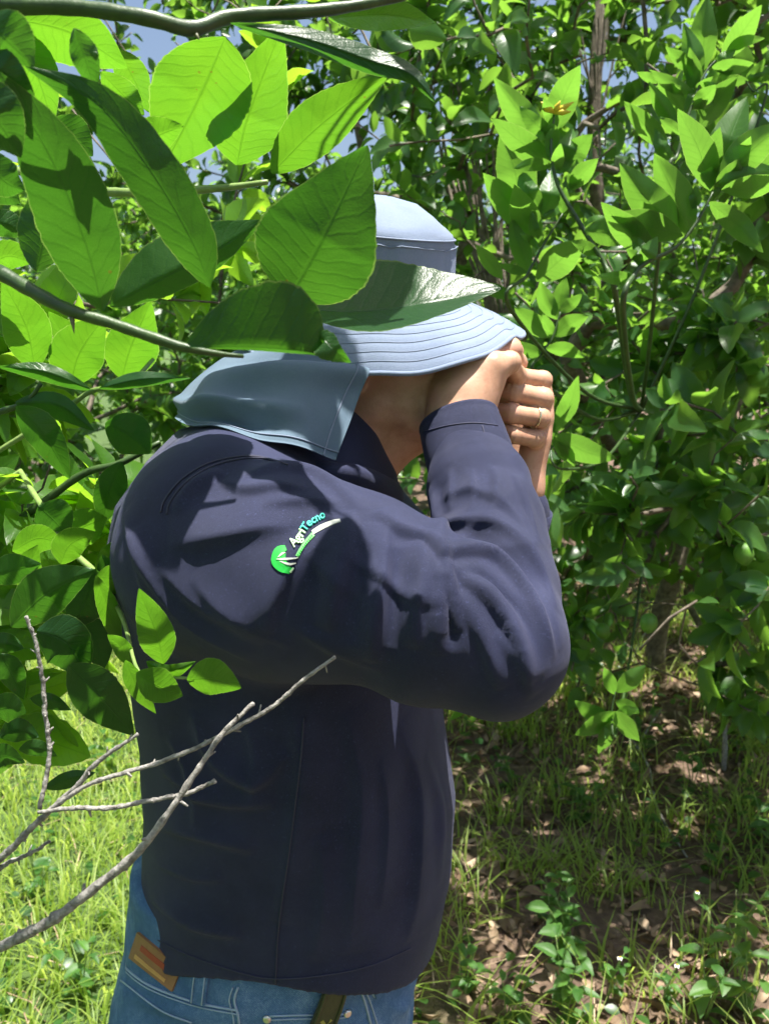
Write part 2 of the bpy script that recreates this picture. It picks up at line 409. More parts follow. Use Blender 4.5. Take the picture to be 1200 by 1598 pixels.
SH = at(338, 838, 0.705); EL = at(776, 1012, 0.655); WR = at(716, 648, 0.80)          # near (right) arm
SH2 = np.array([SH[0]+0.05, 1.005, SH[2]]); EL2 = at(742, 1000, 0.97); WR2 = at(818, 764, 0.905)  # far arm

# head frame
EAR = at_y(560, 548, 0.875); HF = unit([0.955, -0.10, 0.24]); HR = unit(np.cross(HF, [0, 0, 1.0])); HU = np.cross(HR, HF)
def hd(f, r, u): return EAR+HF*f+HR*r+HU*u

# hat frame
HATF = unit([0.98, -0.12, -0.12]); HATR = np.cross(HATF, unit([0.0, -0.17, 0.985])); HATR = unit(HATR); HATU = np.cross(HATR, HATF)      # tipped forward and towards the lens
HC = at_y(563, 464, 0.875)                                              # middle of the hat's band
def hp(f, r, u): return HC+HATF*f+HATR*r+HATU*u
ra_, rb_ = 0.090, 0.080

# ------------------------------------------------------------------ body (skin)
sk = Vox((-0.27, 0.55, 1.12), (0.22, 1.15, 1.72), 0.0019)
sk.ellipsoid(hd(0.000, 0, 0.040), (HF, HR, HU), (0.084, 0.069, 0.082), 0.01)
sk.ellipsoid(hd(0.046, 0, -0.028), (HF, HR, HU), (0.048, 0.058, 0.066), 0.03)
sk.cone(hd(0.012, 0.055, -0.055), hd(0.078, 0.018, -0.092), 0.016, 0.015, 0.03)     # jaw, right
sk.cone(hd(0.012, -0.055, -0.055), hd(0.078, -0.018, -0.092), 0.016, 0.015, 0.03)
sk.cone(hd(0.078, 0.018, -0.092), hd(0.078, -0.018, -0.092), 0.017, 0.017, 0.02)    # chin
sk.cone(hd(0.100, 0, 0.012), hd(0.117, 0, -0.022), 0.008, 0.0125, 0.014)            # nose
for s_ in (-1, 1): sk.cone(hd(0.108, 0.010*s_, -0.026), hd(0.106, 0.013*s_, -0.026), 0.007, 0.006, 0.008)
sk.cone(hd(0.091, 0.018, -0.052), hd(0.091, -0.018, -0.052), 0.008, 0.008, 0.008)   # lips
sk.cone(hd(0.090, 0.016, -0.062), hd(0.090, -0.016, -0.062), 0.008, 0.008, 0.006)
for s_ in (-1, 1):
    sk.cone(hd(0.086, 0.020*s_, 0.022), hd(0.074, 0.05*s_, 0.020), 0.010, 0.008, 0.012)   # brow
    sk.ellipsoid(hd(0.062, 0.045*s_, -0.012), (HF, HR, HU), (0.03, 0.018, 0.02), 0.02)      # cheek
    sk.ellipsoid(hd(-0.006, 0.076*s_, 0.002), (unit(HF+0.25*HU), HR+HF*0.3*s_, HU), (0.017, 0.008, 0.030), 0.008)  # ear
    sk.ellipsoid(hd(0.000, 0.076*s_, -0.026), (HF, HR, HU), (0.009, 0.007, 0.010), 0.006)
NK0 = hd(-0.02, 0, -0.03); NK1 = at_y(470, 745, 0.86)
sk.cone(NK0, NK1, 0.058, 0.062, 0.03)
sk.cone(hd(0.035, 0, -0.085), at_y(532, 742, 0.86), 0.026, 0.034, 0.03)
CH = np.array([NK1[0]-0.02, BODY_Y, NK1[2]-0.09])
sk.cone(NK1, CH, 0.07, 0.10, 0.05)
sk.cone(CH, CH-UPV*0.15, 0.11, 0.11, 0.05)
for S_, E_, W_ in ((SH, EL, WR), (SH2, EL2, WR2)):
    sk.cone(CH+UPV*0.02, S_, 0.075, 0.052, 0.05); sk.cone(S_, E_, 0.044, 0.030, 0.03)
    sk.chain([E_, E_*0.7+W_*0.3, W_], [0.030, 0.030, 0.0265 if W_ is WR else 0.0215], 0.02)
# near hand: wrist, back of the hand under the brim, fingers closing forward round the leaf
K = [at(770, 572, 0.795), at(757, 556, 0.815), at(742, 548, 0.835), at(724, 548, 0.853)]       # knuckles little..index
fl = unit(at(735, 600, 0.80)-at(735, 600, 0.86)*1.0)
sk.chain([WR, at(722, 622, 0.805), at(738, 590, 0.81)], [0.0285, 0.031, 0.030], 0.012)
for k_, kp in enumerate(K): sk.cone(at(712+8*(3-k_), 632, 0.797+0.006*k_), kp, 0.0175, 0.0125, 0.012)
tips = [[at(796, 565, 0.80), at(806, 585, 0.835), at(790, 590, 0.845)], [at(796, 545, 0.83), at(806, 566, 0.862), at(792, 575, 0.87)],
        [at(784, 532, 0.855), at(800, 548, 0.885), at(790, 562, 0.89)], [at(766, 530, 0.88), at(790, 540, 0.905), at(792, 556, 0.905)]]
for kp, tp, r_ in zip(K, tips, (0.0082, 0.0092, 0.0094, 0.0092)):
    sk.chain([kp]+tp, [0.0118, r_*1.08, r_, r_*0.82], 0.006)
sk.chain([at(700, 628, 0.835), at(705, 590, 0.865), at(740, 572, 0.885), at(772, 568, 0.892)], [0.016, 0.0135, 0.0115, 0.009], 0.012)   # thumb
# far hand: palm rising from the wrist, four stacked fingers bent towards the lens, thumb behind
M2 = [at(842, 598, 0.905), at(845, 626, 0.905), at(842, 655, 0.903), at(836, 686, 0.90)]
for k_, mp in enumerate(M2): sk.cone(at(816, 750-4*k_, 0.905), mp, 0.0160, 0.0120, 0.012)
PIP = [at(846, 594, 0.858), at(847, 622, 0.852), at(843, 652, 0.850), at(833, 684, 0.853)]
DIP = [at(806, 587, 0.846), at(800, 612, 0.840), at(797, 645, 0.838), at(800, 679, 0.842)]
TIP = [at(776, 590, 0.853), at(768, 606, 0.848), at(768, 640, 0.846), at(776, 671, 0.850)]
for a_, b_, c_, d_, r_ in zip(M2, PIP, DIP, TIP, (0.0088, 0.0094, 0.0091, 0.0082)):
    sk.chain([a_, b_, c_, d_], [0.0112, r_*1.08, r_, r_*0.86], 0.0025)
sk.chain([at(812, 720, 0.925), at(800, 660, 0.925), at(786, 612, 0.912), at(784, 588, 0.90)], [0.016, 0.013, 0.011, 0.009], 0.01)
BV, BF = sk.mesh(2)
BN = vnormals(BV, BF)
# knuckle and wrist creases
D_ = np.zeros(len(BV)); fingers = [[a_, b_, c_, d_] for a_, b_, c_, d_ in zip(M2, PIP, DIP, TIP)]+[[kp]+tp for kp, tp in zip(K, tips)]
for f_ in fingers:
    for k_ in (1, 2):
        ax_ = unit(unit(f_[k_]-f_[k_-1])+unit(f_[k_+1]-f_[k_])); rel_ = BV-f_[k_]; sx = rel_@ax_; m = (np.linalg.norm(rel_, axis=1) < 0.0155)
        D_[m] += 0.00075*np.exp(-(sx[m]/0.007)**2)-0.0008*np.exp(-(sx[m]/0.0055)**2)*(0.5+0.5*np.cos(sx[m]*2*math.pi/0.0042))
for kp in K: q = np.linalg.norm(BV-kp, axis=1); D_ += 0.0016*np.exp(-(q/0.010)**2)
for a_, b_ in ((at(742, 560, .80), at(730, 640, .775)), (at(757, 568, .79), at(745, 640, .772)), (at(722, 560, .82), at(708, 640, .782))):     # tendons on the back of the hand
    d_, s2 = seg_dist(BV, np.array([a_, b_])); D_ += 0.0012*np.exp(-(d_/0.006)**2)*np.sin(math.pi*s2)
BV = BV+BN*D_[:, None]
rel_ = BV-HC; hf_, hr_, hu_ = rel_@HATF, rel_@HATR, rel_@HATU                       # the head stays inside the hat
rho = np.sqrt((hf_/ra_)**2+(hr_/rb_)**2); lim = np.clip(0.90-2.2*np.maximum(hu_-0.02, 0), 0.3, 0.9); sel = (hu_ > -0.016) & (np.linalg.norm(rel_, axis=1) < 0.16)
k_ = np.where(sel, 1-(1-np.minimum(1, lim/np.maximum(rho, 1e-6)))*np.clip((hu_+0.016)/0.012, 0, 1), 1.0)
BV = HC+HATF*(hf_*k_)[:, None]+HATR*(hr_*k_)[:, None]+HATU*np.where(sel, np.minimum(hu_, 0.078), hu_)[:, None]

def skin_material():
    m, nt, b, out = new_mat('skin'); L = nt.links; tc = nd(nt, 'ShaderNodeTexCoord')
    n1 = noise(nt, 38.0, 5.0, 0.7, tc.outputs['Object']); n2 = noise(nt, 420.0, 3.0, 0.6, tc.outputs['Object'])
    c = ramp(nt, n1, [(0.3, (0.40, 0.20, 0.125)), (0.52, (0.54, 0.315, 0.205)), (0.72, (0.62, 0.33, 0.25))])
    c = mix_c(nt, math_n(nt, 'MULTIPLY', n2, 0.25), c, (0.34, 0.16, 0.10))
    L.new(c, b.inputs['Base Color']); b.inputs['Roughness'].default_value = 0.46; b.inputs['Specular IOR Level'].default_value = 0.45
    b.inputs['Subsurface Weight'].default_value = 0.12; b.inputs['Subsurface Radius'].default_value = (0.01, 0.004, 0.002); b.inputs['Subsurface Scale'].default_value = 0.5
    vor = nt.nodes.new('ShaderNodeTexVoronoi'); vor.feature = 'DISTANCE_TO_EDGE'; vor.inputs['Scale'].default_value = 260.0; L.new(tc.outputs['Object'], vor.inputs['Vector'])
    L.new(bump(nt, vor.outputs['Distance'], 0.12, 0.0008, bump(nt, n2, 0.15, 0.0006)), b.inputs['Normal']); return m
M_SKIN = skin_material()
body = put(link('body', mesh_np('body', BV, BF), M_SKIN, label='sunlit hands, jaw and neck'), person)
for s_ in (-1, 1):                                                   # eyes and brows
    e_ = Bag(); th = np.linspace(0, math.pi, 9); c0 = hd(0.079, 0.031*s_, 0.004)
    R_ = np.array([[c0+0.0118*(HF*math.sin(a)*math.cos(b)+HR*math.sin(a)*math.sin(b)+HU*math.cos(a)) for b in np.linspace(0, 2*math.pi, 12, endpoint=False)] for a in th]).reshape(-1, 3)
    i, j = np.meshgrid(np.arange(8), np.arange(12), indexing='ij'); e_.add(R_, np.stack([i*12+j, i*12+(j+1) % 12, (i+1)*12+(j+1) % 12, (i+1)*12+j], -1).reshape(-1, 4))
    put(link('eye', e_.mesh('eye'), plain('eye_dark', (0.10, 0.07, 0.055), 0.15)), body)
    tube_ob('eyebrow', catmull([hd(0.094, 0.014*s_, 0.026), hd(0.088, 0.034*s_, 0.031), hd(0.072, 0.054*s_, 0.026)], 8), [0.003, 0.004, 0.0042, 0.0042, 0.004, 0.0035, 0.003, 0.001], plain('brow_hair', (0.02, 0.014, 0.01), 0.7), body, 6, 0.5)
rp = (M2[2]*0.35+PIP[2]*0.65); rd = unit(PIP[2]-M2[2]); ra = unit(np.cross(rd, UPV)); rb = np.cross(rd, ra)
ring_p = at(838, 652, 0.848)
rd = unit(DIP[2]-PIP[2]); rc = PIP[2]*0.82+DIP[2]*0.18; ra = unit(np.cross(rd, UPV)); rb = np.cross(rd, ra)
an = np.linspace(0, 2*math.pi, 25)
tube_ob('finger_ring', rc+0.0103*(np.cos(an)[:, None]*ra+np.sin(an)[:, None]*rb), 0.0012, plain('ring_metal', (0.8, 0.72, 0.5), 0.25, 0.05, metal=1.0), person, 8)

# ------------------------------------------------------------------ shirt
sv = Vox((-0.36, 0.50, 0.80), (0.20, 1.16, 1.56), 0.0025)
zs = [0.80, 0.86, 0.93, 1.00, 1.08, 1.16, 1.24, 1.30, 1.35, 1.40, 1.44, 1.47]
sd = [0.168, 0.168, 0.168, 0.166, 0.166, 0.168, 0.170, 0.168, 0.158, 0.138, 0.105, 0.075]
sv.loft(stations(zs, sd), FWD, RGT, 0.03)
sv.ellipsoid(SH+np.array([-0.022, 0.06, -0.03]), (FWD, RGT, UPV), (0.066, 0.075, 0.095), 0.04)     # shoulder blade
NB = at_y(470, 712, 0.845)
sv.cone(NB, SH+np.array([0, 0.02, 0.02]), 0.060, 0.060, 0.05); sv.cone(NB, SH2+np.array([0, -0.02, 0.02]), 0.062, 0.058, 0.05)
sv.cone(at_y(500, 765, 0.85), at_y(556, 765, 0.845), 0.058, 0.032, 0.03)                       # closed front below the collar
up_pts = [SH, at(430, 868, 0.685), at(560, 915, 0.668), at(672, 966, 0.656), EL]
sv.chain(up_pts, [0.070, 0.0735, 0.072, 0.066, 0.0535], 0.035)
sv.cone(at(315, 880, 0.705), at(440, 930, 0.685), 0.064, 0.066, 0.04)                               # loose underside at the armpit
fa_pts = [EL, at(774, 925, 0.690), at(762, 820, 0.735), at(745, 756, 0.761), at(737, 728, 0.774), at(729, 708, 0.781)]
sv.chain(fa_pts, [0.0535, 0.0515, 0.0475, 0.0440, 0.0365, 0.034], 0.012)
sv.chain([SH2, EL2], [0.075, 0.055], 0.05); sv.chain([EL2, EL2*0.5+WR2*0.5, WR2*0.86+EL2*0.14], [0.055, 0.045, 0.036], 0.02)
X, Y, Z = sv.block(sv.lo, sv.lo+sv.h*sv.n)[1:]
fc = (X-ROOT_XY[0])*FWD[0]+(Y-BODY_Y)*FWD[1]
HEM_S = at_y(430, 1541, BODY_Y-0.168)[2]; HEM_E = at_y(222, 1447, BODY_Y)[2]
hemz = HEM_S-(HEM_S-HEM_E)*np.clip(np.abs(fc)/0.17, 0, 1.1)**2
sv.a = np.maximum(sv.a, (hemz-Z).astype(np.float32))
SV, SF = sv.mesh(2)
surf0 = Surface(SV, SF)
f_spec = [
    # shoulder: ridges catching the sun, steep below
    ([(262, 850), (310, 846), (360, 838), (415, 826), (470, 822)], 0.0120, 0.0080, 1), ([(345, 752), (385, 768), (430, 764), (480, 768)], 0.0075, 0.0060, 1),
    ([(380, 750), (430, 736), (480, 740), (524, 765), (566, 802)], 0.0085, 0.0070, 1), ([(410, 792), (468, 785), (530, 788)], 0.0080, 0.0045, 1), ([(270, 800), (300, 760), (345, 732)], 0.006, 0.005),
    # drapes hanging across the upper arm
    ([(470, 830), (452, 890), (428, 945), (420, 985)], 0.0110, 0.0080, -1), ([(548, 800), (540, 870), (524, 930), (514, 980)], 0.0110, 0.0095, -1), ([(600, 820), (596, 900), (587, 970), (584, 1030)], 0.0110, 0.0100, -1),
    ([(650, 850), (660, 910), (650, 965), (652, 1010)], 0.0095, 0.0085, -1), ([(500, 860), (490, 930), (480, 990)], 0.0090, -0.0045), ([(568, 850), (560, 940), (552, 1000)], 0.0090, -0.0050), ([(624, 860), (620, 940), (616, 1010)], 0.0080, -0.0050),
    ([(530, 868), (592, 902), (638, 935), (690, 945)], 0.0050, 0.0042, 1), ([(470, 860), (520, 905), (560, 935)], 0.0055, 0.0035, 1), ([(440, 960), (520, 1010), (600, 1045)], 0.011, 0.0045, 1),
    # crook of the elbow
    ([(585, 800), (622, 830), (668, 850), (690, 880)], 0.0080, 0.0080, 1), ([(676, 838), (696, 885), (706, 940), (716, 985)], 0.0070, 0.0085, -1), ([(690, 905), (700, 960), (704, 1010)], 0.0060, -0.0060),
    ([(640, 836), (680, 900), (686, 960), (690, 1020)], 0.0075, 0.0065, -1),
    # long folds sweeping over the forearm to the elbow
    ([(680, 876), (733, 861), (783, 885), (832, 947), (868, 1030)], 0.0085, 0.0100, 1), ([(700, 884), (752, 932), (801, 996), (828, 1066)], 0.0075, 0.0085, 1), ([(712, 925), (752, 1005), (780, 1075)], 0.0075, 0.0070, 1),
    ([(680, 832), (712, 818), (777, 824), (832, 878), (866, 955)], 0.0090, 0.0085, 1), ([(690, 782), (735, 768), (790, 795), (835, 860)], 0.0085, 0.0050, 1), ([(690, 850), (745, 838), (805, 880), (850, 960), (872, 1030)], 0.0055, -0.0055),
    ([(700, 900), (760, 905), (812, 965), (842, 1040)], 0.0055, -0.0050), ([(767, 728), (772, 760), (768, 800)], 0.0050, 0.0045, 1), ([(702, 732), (708, 765), (704, 800)], 0.0055, 0.0032, -1), ([(735, 730), (742, 770), (736, 806)], 0.0048, 0.0035, -1), ([(672, 760), (684, 800), (682, 850)], 0.0060, 0.0060),
    ([(800, 740), (818, 790), (836, 850)], 0.006, 0.0040, 1), ([(770, 985), (810, 1040), (830, 1090)], 0.007, 0.0045, 1),
    # underside of the sleeve and the back
    ([(206, 830), (240, 905), (300, 975), (400, 1035)], 0.0095, 0.0080, 1), ([(250, 880), (315, 945), (420, 1005)], 0.009, 0.0055, 1), ([(192, 800), (212, 860), (226, 930)], 0.007, 0.006, 1), ([(300, 900), (360, 960), (460, 1010)], 0.009, 0.004, 1),
    # side of the shirt
    ([(452, 1090), (470, 1200), (455, 1330), (432, 1440)], 0.016, 0.0080, 1), ([(540, 1110), (560, 1230), (552, 1370), (545, 1490)], 0.018, 0.0090, 1),
    ([(300, 1110), (330, 1180), (400, 1220), (452, 1170)], 0.010, 0.0080, 1), ([(246, 1290), (320, 1302), (400, 1325)], 0.010, 0.0075, 1), ([(620, 1130), (650, 1230), (648, 1370), (635, 1470)], 0.015, 0.0075, 1),
    ([(245, 1195), (330, 1245), (430, 1252)], 0.009, 0.0070, 1), ([(232, 1396), (300, 1440), (380, 1462)], 0.010, 0.0065, 1), ([(500, 1300), (505, 1400), (490, 1500)], 0.014, 0.0060, 1), ([(262, 1150), (300, 1210), (310, 1290)], 0.009, 0.0060, 1),
    ([(590, 1180), (600, 1280), (594, 1420)], 0.010, 0.0055, 1), ([(380, 1110), (400, 1180), (390, 1260)], 0.010, 0.005, 1), ([(240, 1345), (300, 1368), (350, 1372)], 0.007, 0.004, 1), ([(660, 1180), (684, 1260), (682, 1380)], 0.010, 0.004),
]
SV = folds(SV, SF, f_spec, surf0)
# fan of pinched folds that radiates from the crook of the elbow, and slanting drag folds along the upper arm
def ridged(ph, sharp=1.3): return (1-np.abs(np.sin(ph)))**sharp
def waver(V, scale, seed):
    g = np.random.default_rng(seed); return sum(np.sin(V@(unit(g.normal(size=3))*scale*g.uniform(0.6, 1.5))+g.uniform(0, 6.28)) for _ in range(6))/2.4
SN = vnormals(SV, SF); near = np.linalg.norm(SV-np.array([0, 0, CAMZ]), axis=1) < 0.93
CK = surf0.hit(694, 868)[0]; AX = unit(WR-EL); UX = unit(SH-EL); rel = SV-CK; rr_ = np.linalg.norm(rel, axis=1)
pj = proj(SV); dx, dy = pj[:, 0]-686, pj[:, 1]-866; tha = np.arctan2(dy, dx); rad = np.hypot(dx, dy)
onarm = near & (np.minimum(seg_dist(SV, np.array(fa_pts))[0], seg_dist(SV, np.array(up_pts[2:]))[0]) < 0.082)
amp = 0.0036*np.exp(-((rad-95)/95)**2)*np.clip((rad-12)/40, 0, 1)*np.clip((tha+1.0)*3, 0, 1)*np.clip((1.9-tha)*3, 0, 1)
fan = ridged(4.6*tha+0.55*waver(SV, 30, 21)+rad*0.004)*amp*(0.65+0.35*waver(SV, 22, 22))
ua = np.stack([pj[:, 0]-338, pj[:, 1]-838], -1)@unit([468, 184]); uc = np.stack([pj[:, 0]-338, pj[:, 1]-838], -1)@unit([-184, 468])
amp2 = 0.0022*np.clip((ua-90)/120, 0, 1)*np.clip((470-ua)/120, 0, 1)*np.clip(0.55+0.45*waver(SV, 14, 23), 0, 1)*np.exp(-((uc-20)/120)**2)
drag = ridged((ua-0.55*uc)*0.034+1.1*waver(SV, 17, 24), 1.5)*amp2
SV = SV+SN*(np.where(onarm, fan+drag, 0))[:, None]
# small uneven creases everywhere in the cloth
def lumps(V, amp, scale, seed):
    g = np.random.default_rng(seed); D = np.zeros(len(V))
    for i in range(14):
        k = unit(g.normal(size=3))*scale*g.uniform(0.6, 1.6); D += np.sin(V@k+g.uniform(0, 6.28))*g.uniform(0.4, 1.0)
    return D*amp/4
SN = vnormals(SV, SF)
SV = SV+SN*(lumps(SV, 0.0008, 70, 3)+lumps(SV, 0.0022, 22, 5))[:, None]
SV = relax_mesh(SV, SF, 1)
fcv = (SV[:, 0]-ROOT_XY[0])*FWD[0]+(SV[:, 1]-BODY_Y)*FWD[1]; hz = HEM_S-(HEM_S-HEM_E)*np.clip(np.abs(fcv)/0.17, 0, 1.1)**2
low = SV[:, 2] < hz+0.010; na, nb, nc = neighbours(SF, len(SV))
for _ in range(4):                                                     # soft hem
    Mn = np.stack([np.bincount(na, SV[nb, k], len(SV)) for k in range(3)], -1)/np.maximum(nc, 1)[:, None]; SV[low] += 0.6*(Mn-SV)[low]
def cloth_material(name, c_dark, c_light, weave=900.0, sheen=0.12, rough=0.75, bstr=0.5, crease=0.22, lint=0.0):
    m, nt, b, out = new_mat(name); L = nt.links; tc = nd(nt, 'ShaderNodeTexCoord')
    mp = nd(nt, 'ShaderNodeMapping'); L.new(tc.outputs['Object'], mp.inputs[0]); mp.inputs['Rotation'].default_value = (0.4, 0.7, 0.3)
    w = nt.nodes.new('ShaderNodeTexWave'); w.inputs['Scale'].default_value = weave*0.8; w.inputs['Distortion'].default_value = 3.0; w.inputs['Detail'].default_value = 2; L.new(mp.outputs[0], w.inputs[0])
    n1 = noise(nt, 14.0, 5.0, 0.6, tc.outputs['Object']); n2 = noise(nt, weave, 2.0, 0.6, tc.outputs['Object'])
    f = math_n(nt, 'ADD', math_n(nt, 'MULTIPLY', n1, 0.6), math_n(nt, 'MULTIPLY', n2, 0.4))
    L.new(mix_c(nt, math_n(nt, 'MULTIPLY', math_n(nt, 'GREATER_THAN', noise(nt, weave*0.45, 2.0, 0.8, tc.outputs['Object']), 0.66), lint), ramp(nt, f, [(0.3, c_dark), (0.7, c_light)]), tuple(min(1, c*2.6) for c in c_light)), b.inputs['Base Color'])
    b.inputs['Roughness'].default_value = rough; b.inputs['Specular IOR Level'].default_value = 0.25
    b.inputs['Sheen Weight'].default_value = sheen; b.inputs['Sheen Roughness'].default_value = 0.45; b.inputs['Sheen Tint'].default_value = (0.8, 0.8, 1.0, 1)
    h = math_n(nt, 'ADD', math_n(nt, 'MULTIPLY', w.outputs['Fac'], 0.5), n2)
    rn = nt.nodes.new('ShaderNodeTexNoise'); rn.noise_type = 'RIDGED_MULTIFRACTAL'; rn.inputs['Scale'].default_value = 26.0; rn.inputs['Detail'].default_value = 3.0; rn.inputs['Distortion'].default_value = 0.6
    mp2 = nd(nt, 'ShaderNodeMapping'); L.new(tc.outputs['Object'], mp2.inputs[0]); mp2.inputs['Scale'].default_value = (1.0, 1.0, 0.55); mp2.inputs['Rotation'].default_value = (0.3, 0.5, 0.2); L.new(mp2.outputs[0], rn.inputs['Vector'])
    L.new(bump(nt, h, bstr, 0.0008, bump(nt, rn.outputs[0], crease, 0.004)), b.inputs['Normal']); return m
M_SHIRT = cloth_material('navy_twill', (0.008, 0.011, 0.032), (0.029, 0.034, 0.080), lint=0.3)
shirt = put(link('shirt', mesh_np('shirt', SV, SF), M_SHIRT, label='navy long-sleeved work shirt with creased sleeve'), person)
surf = Surface(SV, SF)
# seams with their stitching
M_STITCH = plain('navy_thread', (0.028, 0.030, 0.062), 0.7)
def seam(pts, n, r=0.0009, lift=0.0006, mat=M_STITCH, parent=shirt, sf=None):
    return tube_ob('seam', relaxed((sf or surf).curve(pts, n, lift)), r, mat, parent, 5)
def relaxed(P):
    P = P.copy()
    for i in range(2): P[1:-1] = (P[:-2]+2*P[1:-1]+P[2:])/4
    return P
arm_seam = [(252, 800), (258, 780), (285, 748), (330, 722), (390, 712), (440, 722)]
seam(arm_seam, 40); seam([(x+9, y+3) for x, y in arm_seam], 40)
seam([(430, 1535), (436, 1440), (452, 1330), (468, 1200), (474, 1120)], 40, 0.0008)
seam([(228, 1456), (290, 1488), (370, 1516), (430, 1527), (510, 1521), (580, 1506), (640, 1480)], 50, 0.0007)

# cuff: a double band with its own edge
cu0, cu1 = at(737, 728, 0.774), at(716, 657, 0.797); ca = unit(cu1-cu0); cb = unit(np.cross(ca, VIEW)); cc = np.cross(ca, cb)
def ring_tube(rows, sides, ex):
    """rows of (centre, radius); ex flattens"""
    an = np.linspace(0, 2*math.pi, sides, endpoint=False); V = []
    for c, r, e in rows:
        for k in an: V.append(c+r*(cb*math.cos(k)+cc*math.sin(k)*e)*(1+0.012*math.sin(3*k+1)))
    n = len(rows); i, j = np.meshgrid(np.arange(n-1), np.arange(sides), indexing='ij')
    return np.array(V), np.stack([i*sides+j, i*sides+(j+1) % sides, (i+1)*sides+(j+1) % sides, (i+1)*sides+j], -1).reshape(-1, 4)
L_ = np.linalg.norm(cu1-cu0); row = lambda t, r: (cu0+ca*L_*t, r, 0.88)
V_, F_ = ring_tube([row(-0.06, 0.036), row(0.0, 0.0398), row(0.06, 0.0402), row(0.3, 0.0400), row(0.6, 0.0392), row(0.86, 0.0383), row(0.9, 0.0377), row(0.95, 0.0383), row(1.0, 0.0378), row(1.015, 0.0362), row(0.96, 0.0350), row(0.55, 0.0345)], 64, 0.9)
cuff = put(link('cuff', mesh_np('cuff', V_, F_), M_SHIRT), person)
cs_ = Surface(V_, F_)
for pts in ([(660, 674), (700, 664), (740, 660), (776, 664)], [(674, 724), (710, 716), (760, 712), (792, 718)], [(752, 664), (762, 700), (766, 722)]):
    tube_ob('seam', relaxed(cs_.curve(pts, 24, 0.0004)), 0.0006, M_STITCH, cuff, 5)
# far cuff
ca = unit(WR2-EL2); cb = unit(np.cross(ca, VIEW)); cc = np.cross(ca, cb); c9 = EL2*0.36+WR2*0.64
V_, F_ = ring_tube([(c9, 0.038, 0.9), (c9+ca*0.03, 0.0385, 0.9), (c9+ca*0.05, 0.037, 0.9), (c9+ca*0.049, 0.034, 0.9)], 32, 0.9)
put(link('cuff', mesh_np('cuff', V_, F_), M_SHIRT), person)

# collar: stand round the neck and the near collar leaf turned down at the throat
up_ = catmull([at(440, 700, 0.765), at(500, 716, 0.765), at(548, 722, 0.785), at(584, 730, 0.825), at(602, 742, 0.86), at(596, 745, 0.90), at(560, 735, 0.93)], 40)
lo_ = catmull([at(440, 742, 0.730), at(500, 755, 0.738), at(556, 772, 0.770), at(600, 804, 0.810), at(622, 806, 0.855), at(616, 800, 0.90), at(580, 780, 0.95)], 40)
CG = np.stack([up_*(1-t)+lo_*t+np.array([0.010, -0.012, 0.004])*math.sin(math.pi*min(t*1.2, 1)) for t in np.linspace(0, 1, 9)], 1)
CT = unit(np.cross(np.gradient(CG, axis=0), np.gradient(CG, axis=1))); CT = CT*np.sign(-(CT@VIEW)[10, 4])
Va = (CG+CT*0.0015).reshape(-1, 3); Vb = (CG-CT*0.0015).reshape(-1, 3); n_ = len(Va); i, j = np.meshgrid(np.arange(39), np.arange(8), indexing='ij'); Fq = np.stack([i*9+j, i*9+j+1, (i+1)*9+j+1, (i+1)*9+j], -1).reshape(-1, 4)
rim = [k for k in range(9)]+[k*9+8 for k in range(1, 40)]+[39*9+k for k in range(7, -1, -1)]+[k*9 for k in range(38, 0, -1)]
sd_ = np.array([(rim[k], rim[(k+1) % len(rim)], rim[(k+1) % len(rim)]+n_, rim[k]+n_) for k in range(len(rim))])
collar = put(link('collar', mesh_np('collar', np.vstack([Va, Vb]), np.vstack([Fq, Fq[:, ::-1]+n_, sd_])), M_SHIRT), person)
tube_ob('seam', CG[:, 7]+CT[:, 7]*0.002, 0.0006, M_STITCH, collar, 5)

# ------------------------------------------------------------------ embroidered badge on the sleeve
def thread_mat(name, c):
    m, nt, b, out = new_mat(name); L = nt.links; tc = nd(nt, 'ShaderNodeTexCoord')
    w = nt.nodes.new('ShaderNodeTexWave'); w.inputs['Scale'].default_value = 420; w.inputs['Distortion'].default_value = 1.0; L.new(tc.outputs['Object'], w.inputs[0])
    L.new(mix_c(nt, math_n(nt, 'MULTIPLY', w.outputs['Fac'], 0.4), c, tuple(x*0.6 for x in c)), b.inputs['Base Color']); b.inputs['Roughness'].default_value = 0.4
    L.new(bump(nt, w.outputs['Fac'], 0.4, 0.0008), b.inputs['Normal']); return m
T_GREEN = thread_mat('green_thread', (0.02, 0.50, 0.06)); T_PALE = thread_mat('pale_green_thread', (0.55, 0.80, 0.50)); T_TEAL = thread_mat('teal_thread', (0.05, 0.62, 0.50)); T_WHITE_GLARE = thread_mat('white_thread_and_glare', (0.55, 0.58, 0.52)); T_MID = thread_mat('light_green_thread', (0.20, 0.66, 0.20))
badge = link('sleeve_badge', None, label='green and teal embroidered company badge on the upper sleeve')
def on_cloth(name, V2, F, mat, lift=0.0011, thick=0.0009):
    """flat figure in photo pixels laid on the sleeve as a thin raised layer"""
    top = []; bot = []
    for x, y in V2:
        h, n = surf.hit(x, y); top.append(h+n*lift); bot.append(h-n*0.0005)
    n = len(V2); tri = [tuple(f) for f in F]
    ed = {}
    for f in tri:
        for a, b in zip(f, f[1:]+f[:1]): ed[(a, b)] = 1
    side = [(a, b, b+n, a+n) for a, b in ed if (b, a) not in ed]
    me = bpy.data.meshes.new(name); me.from_pydata([tuple(v) for v in top+bot], [], tri+[s[::-1] for s in side]); me.update()
    return link(name, me, mat)
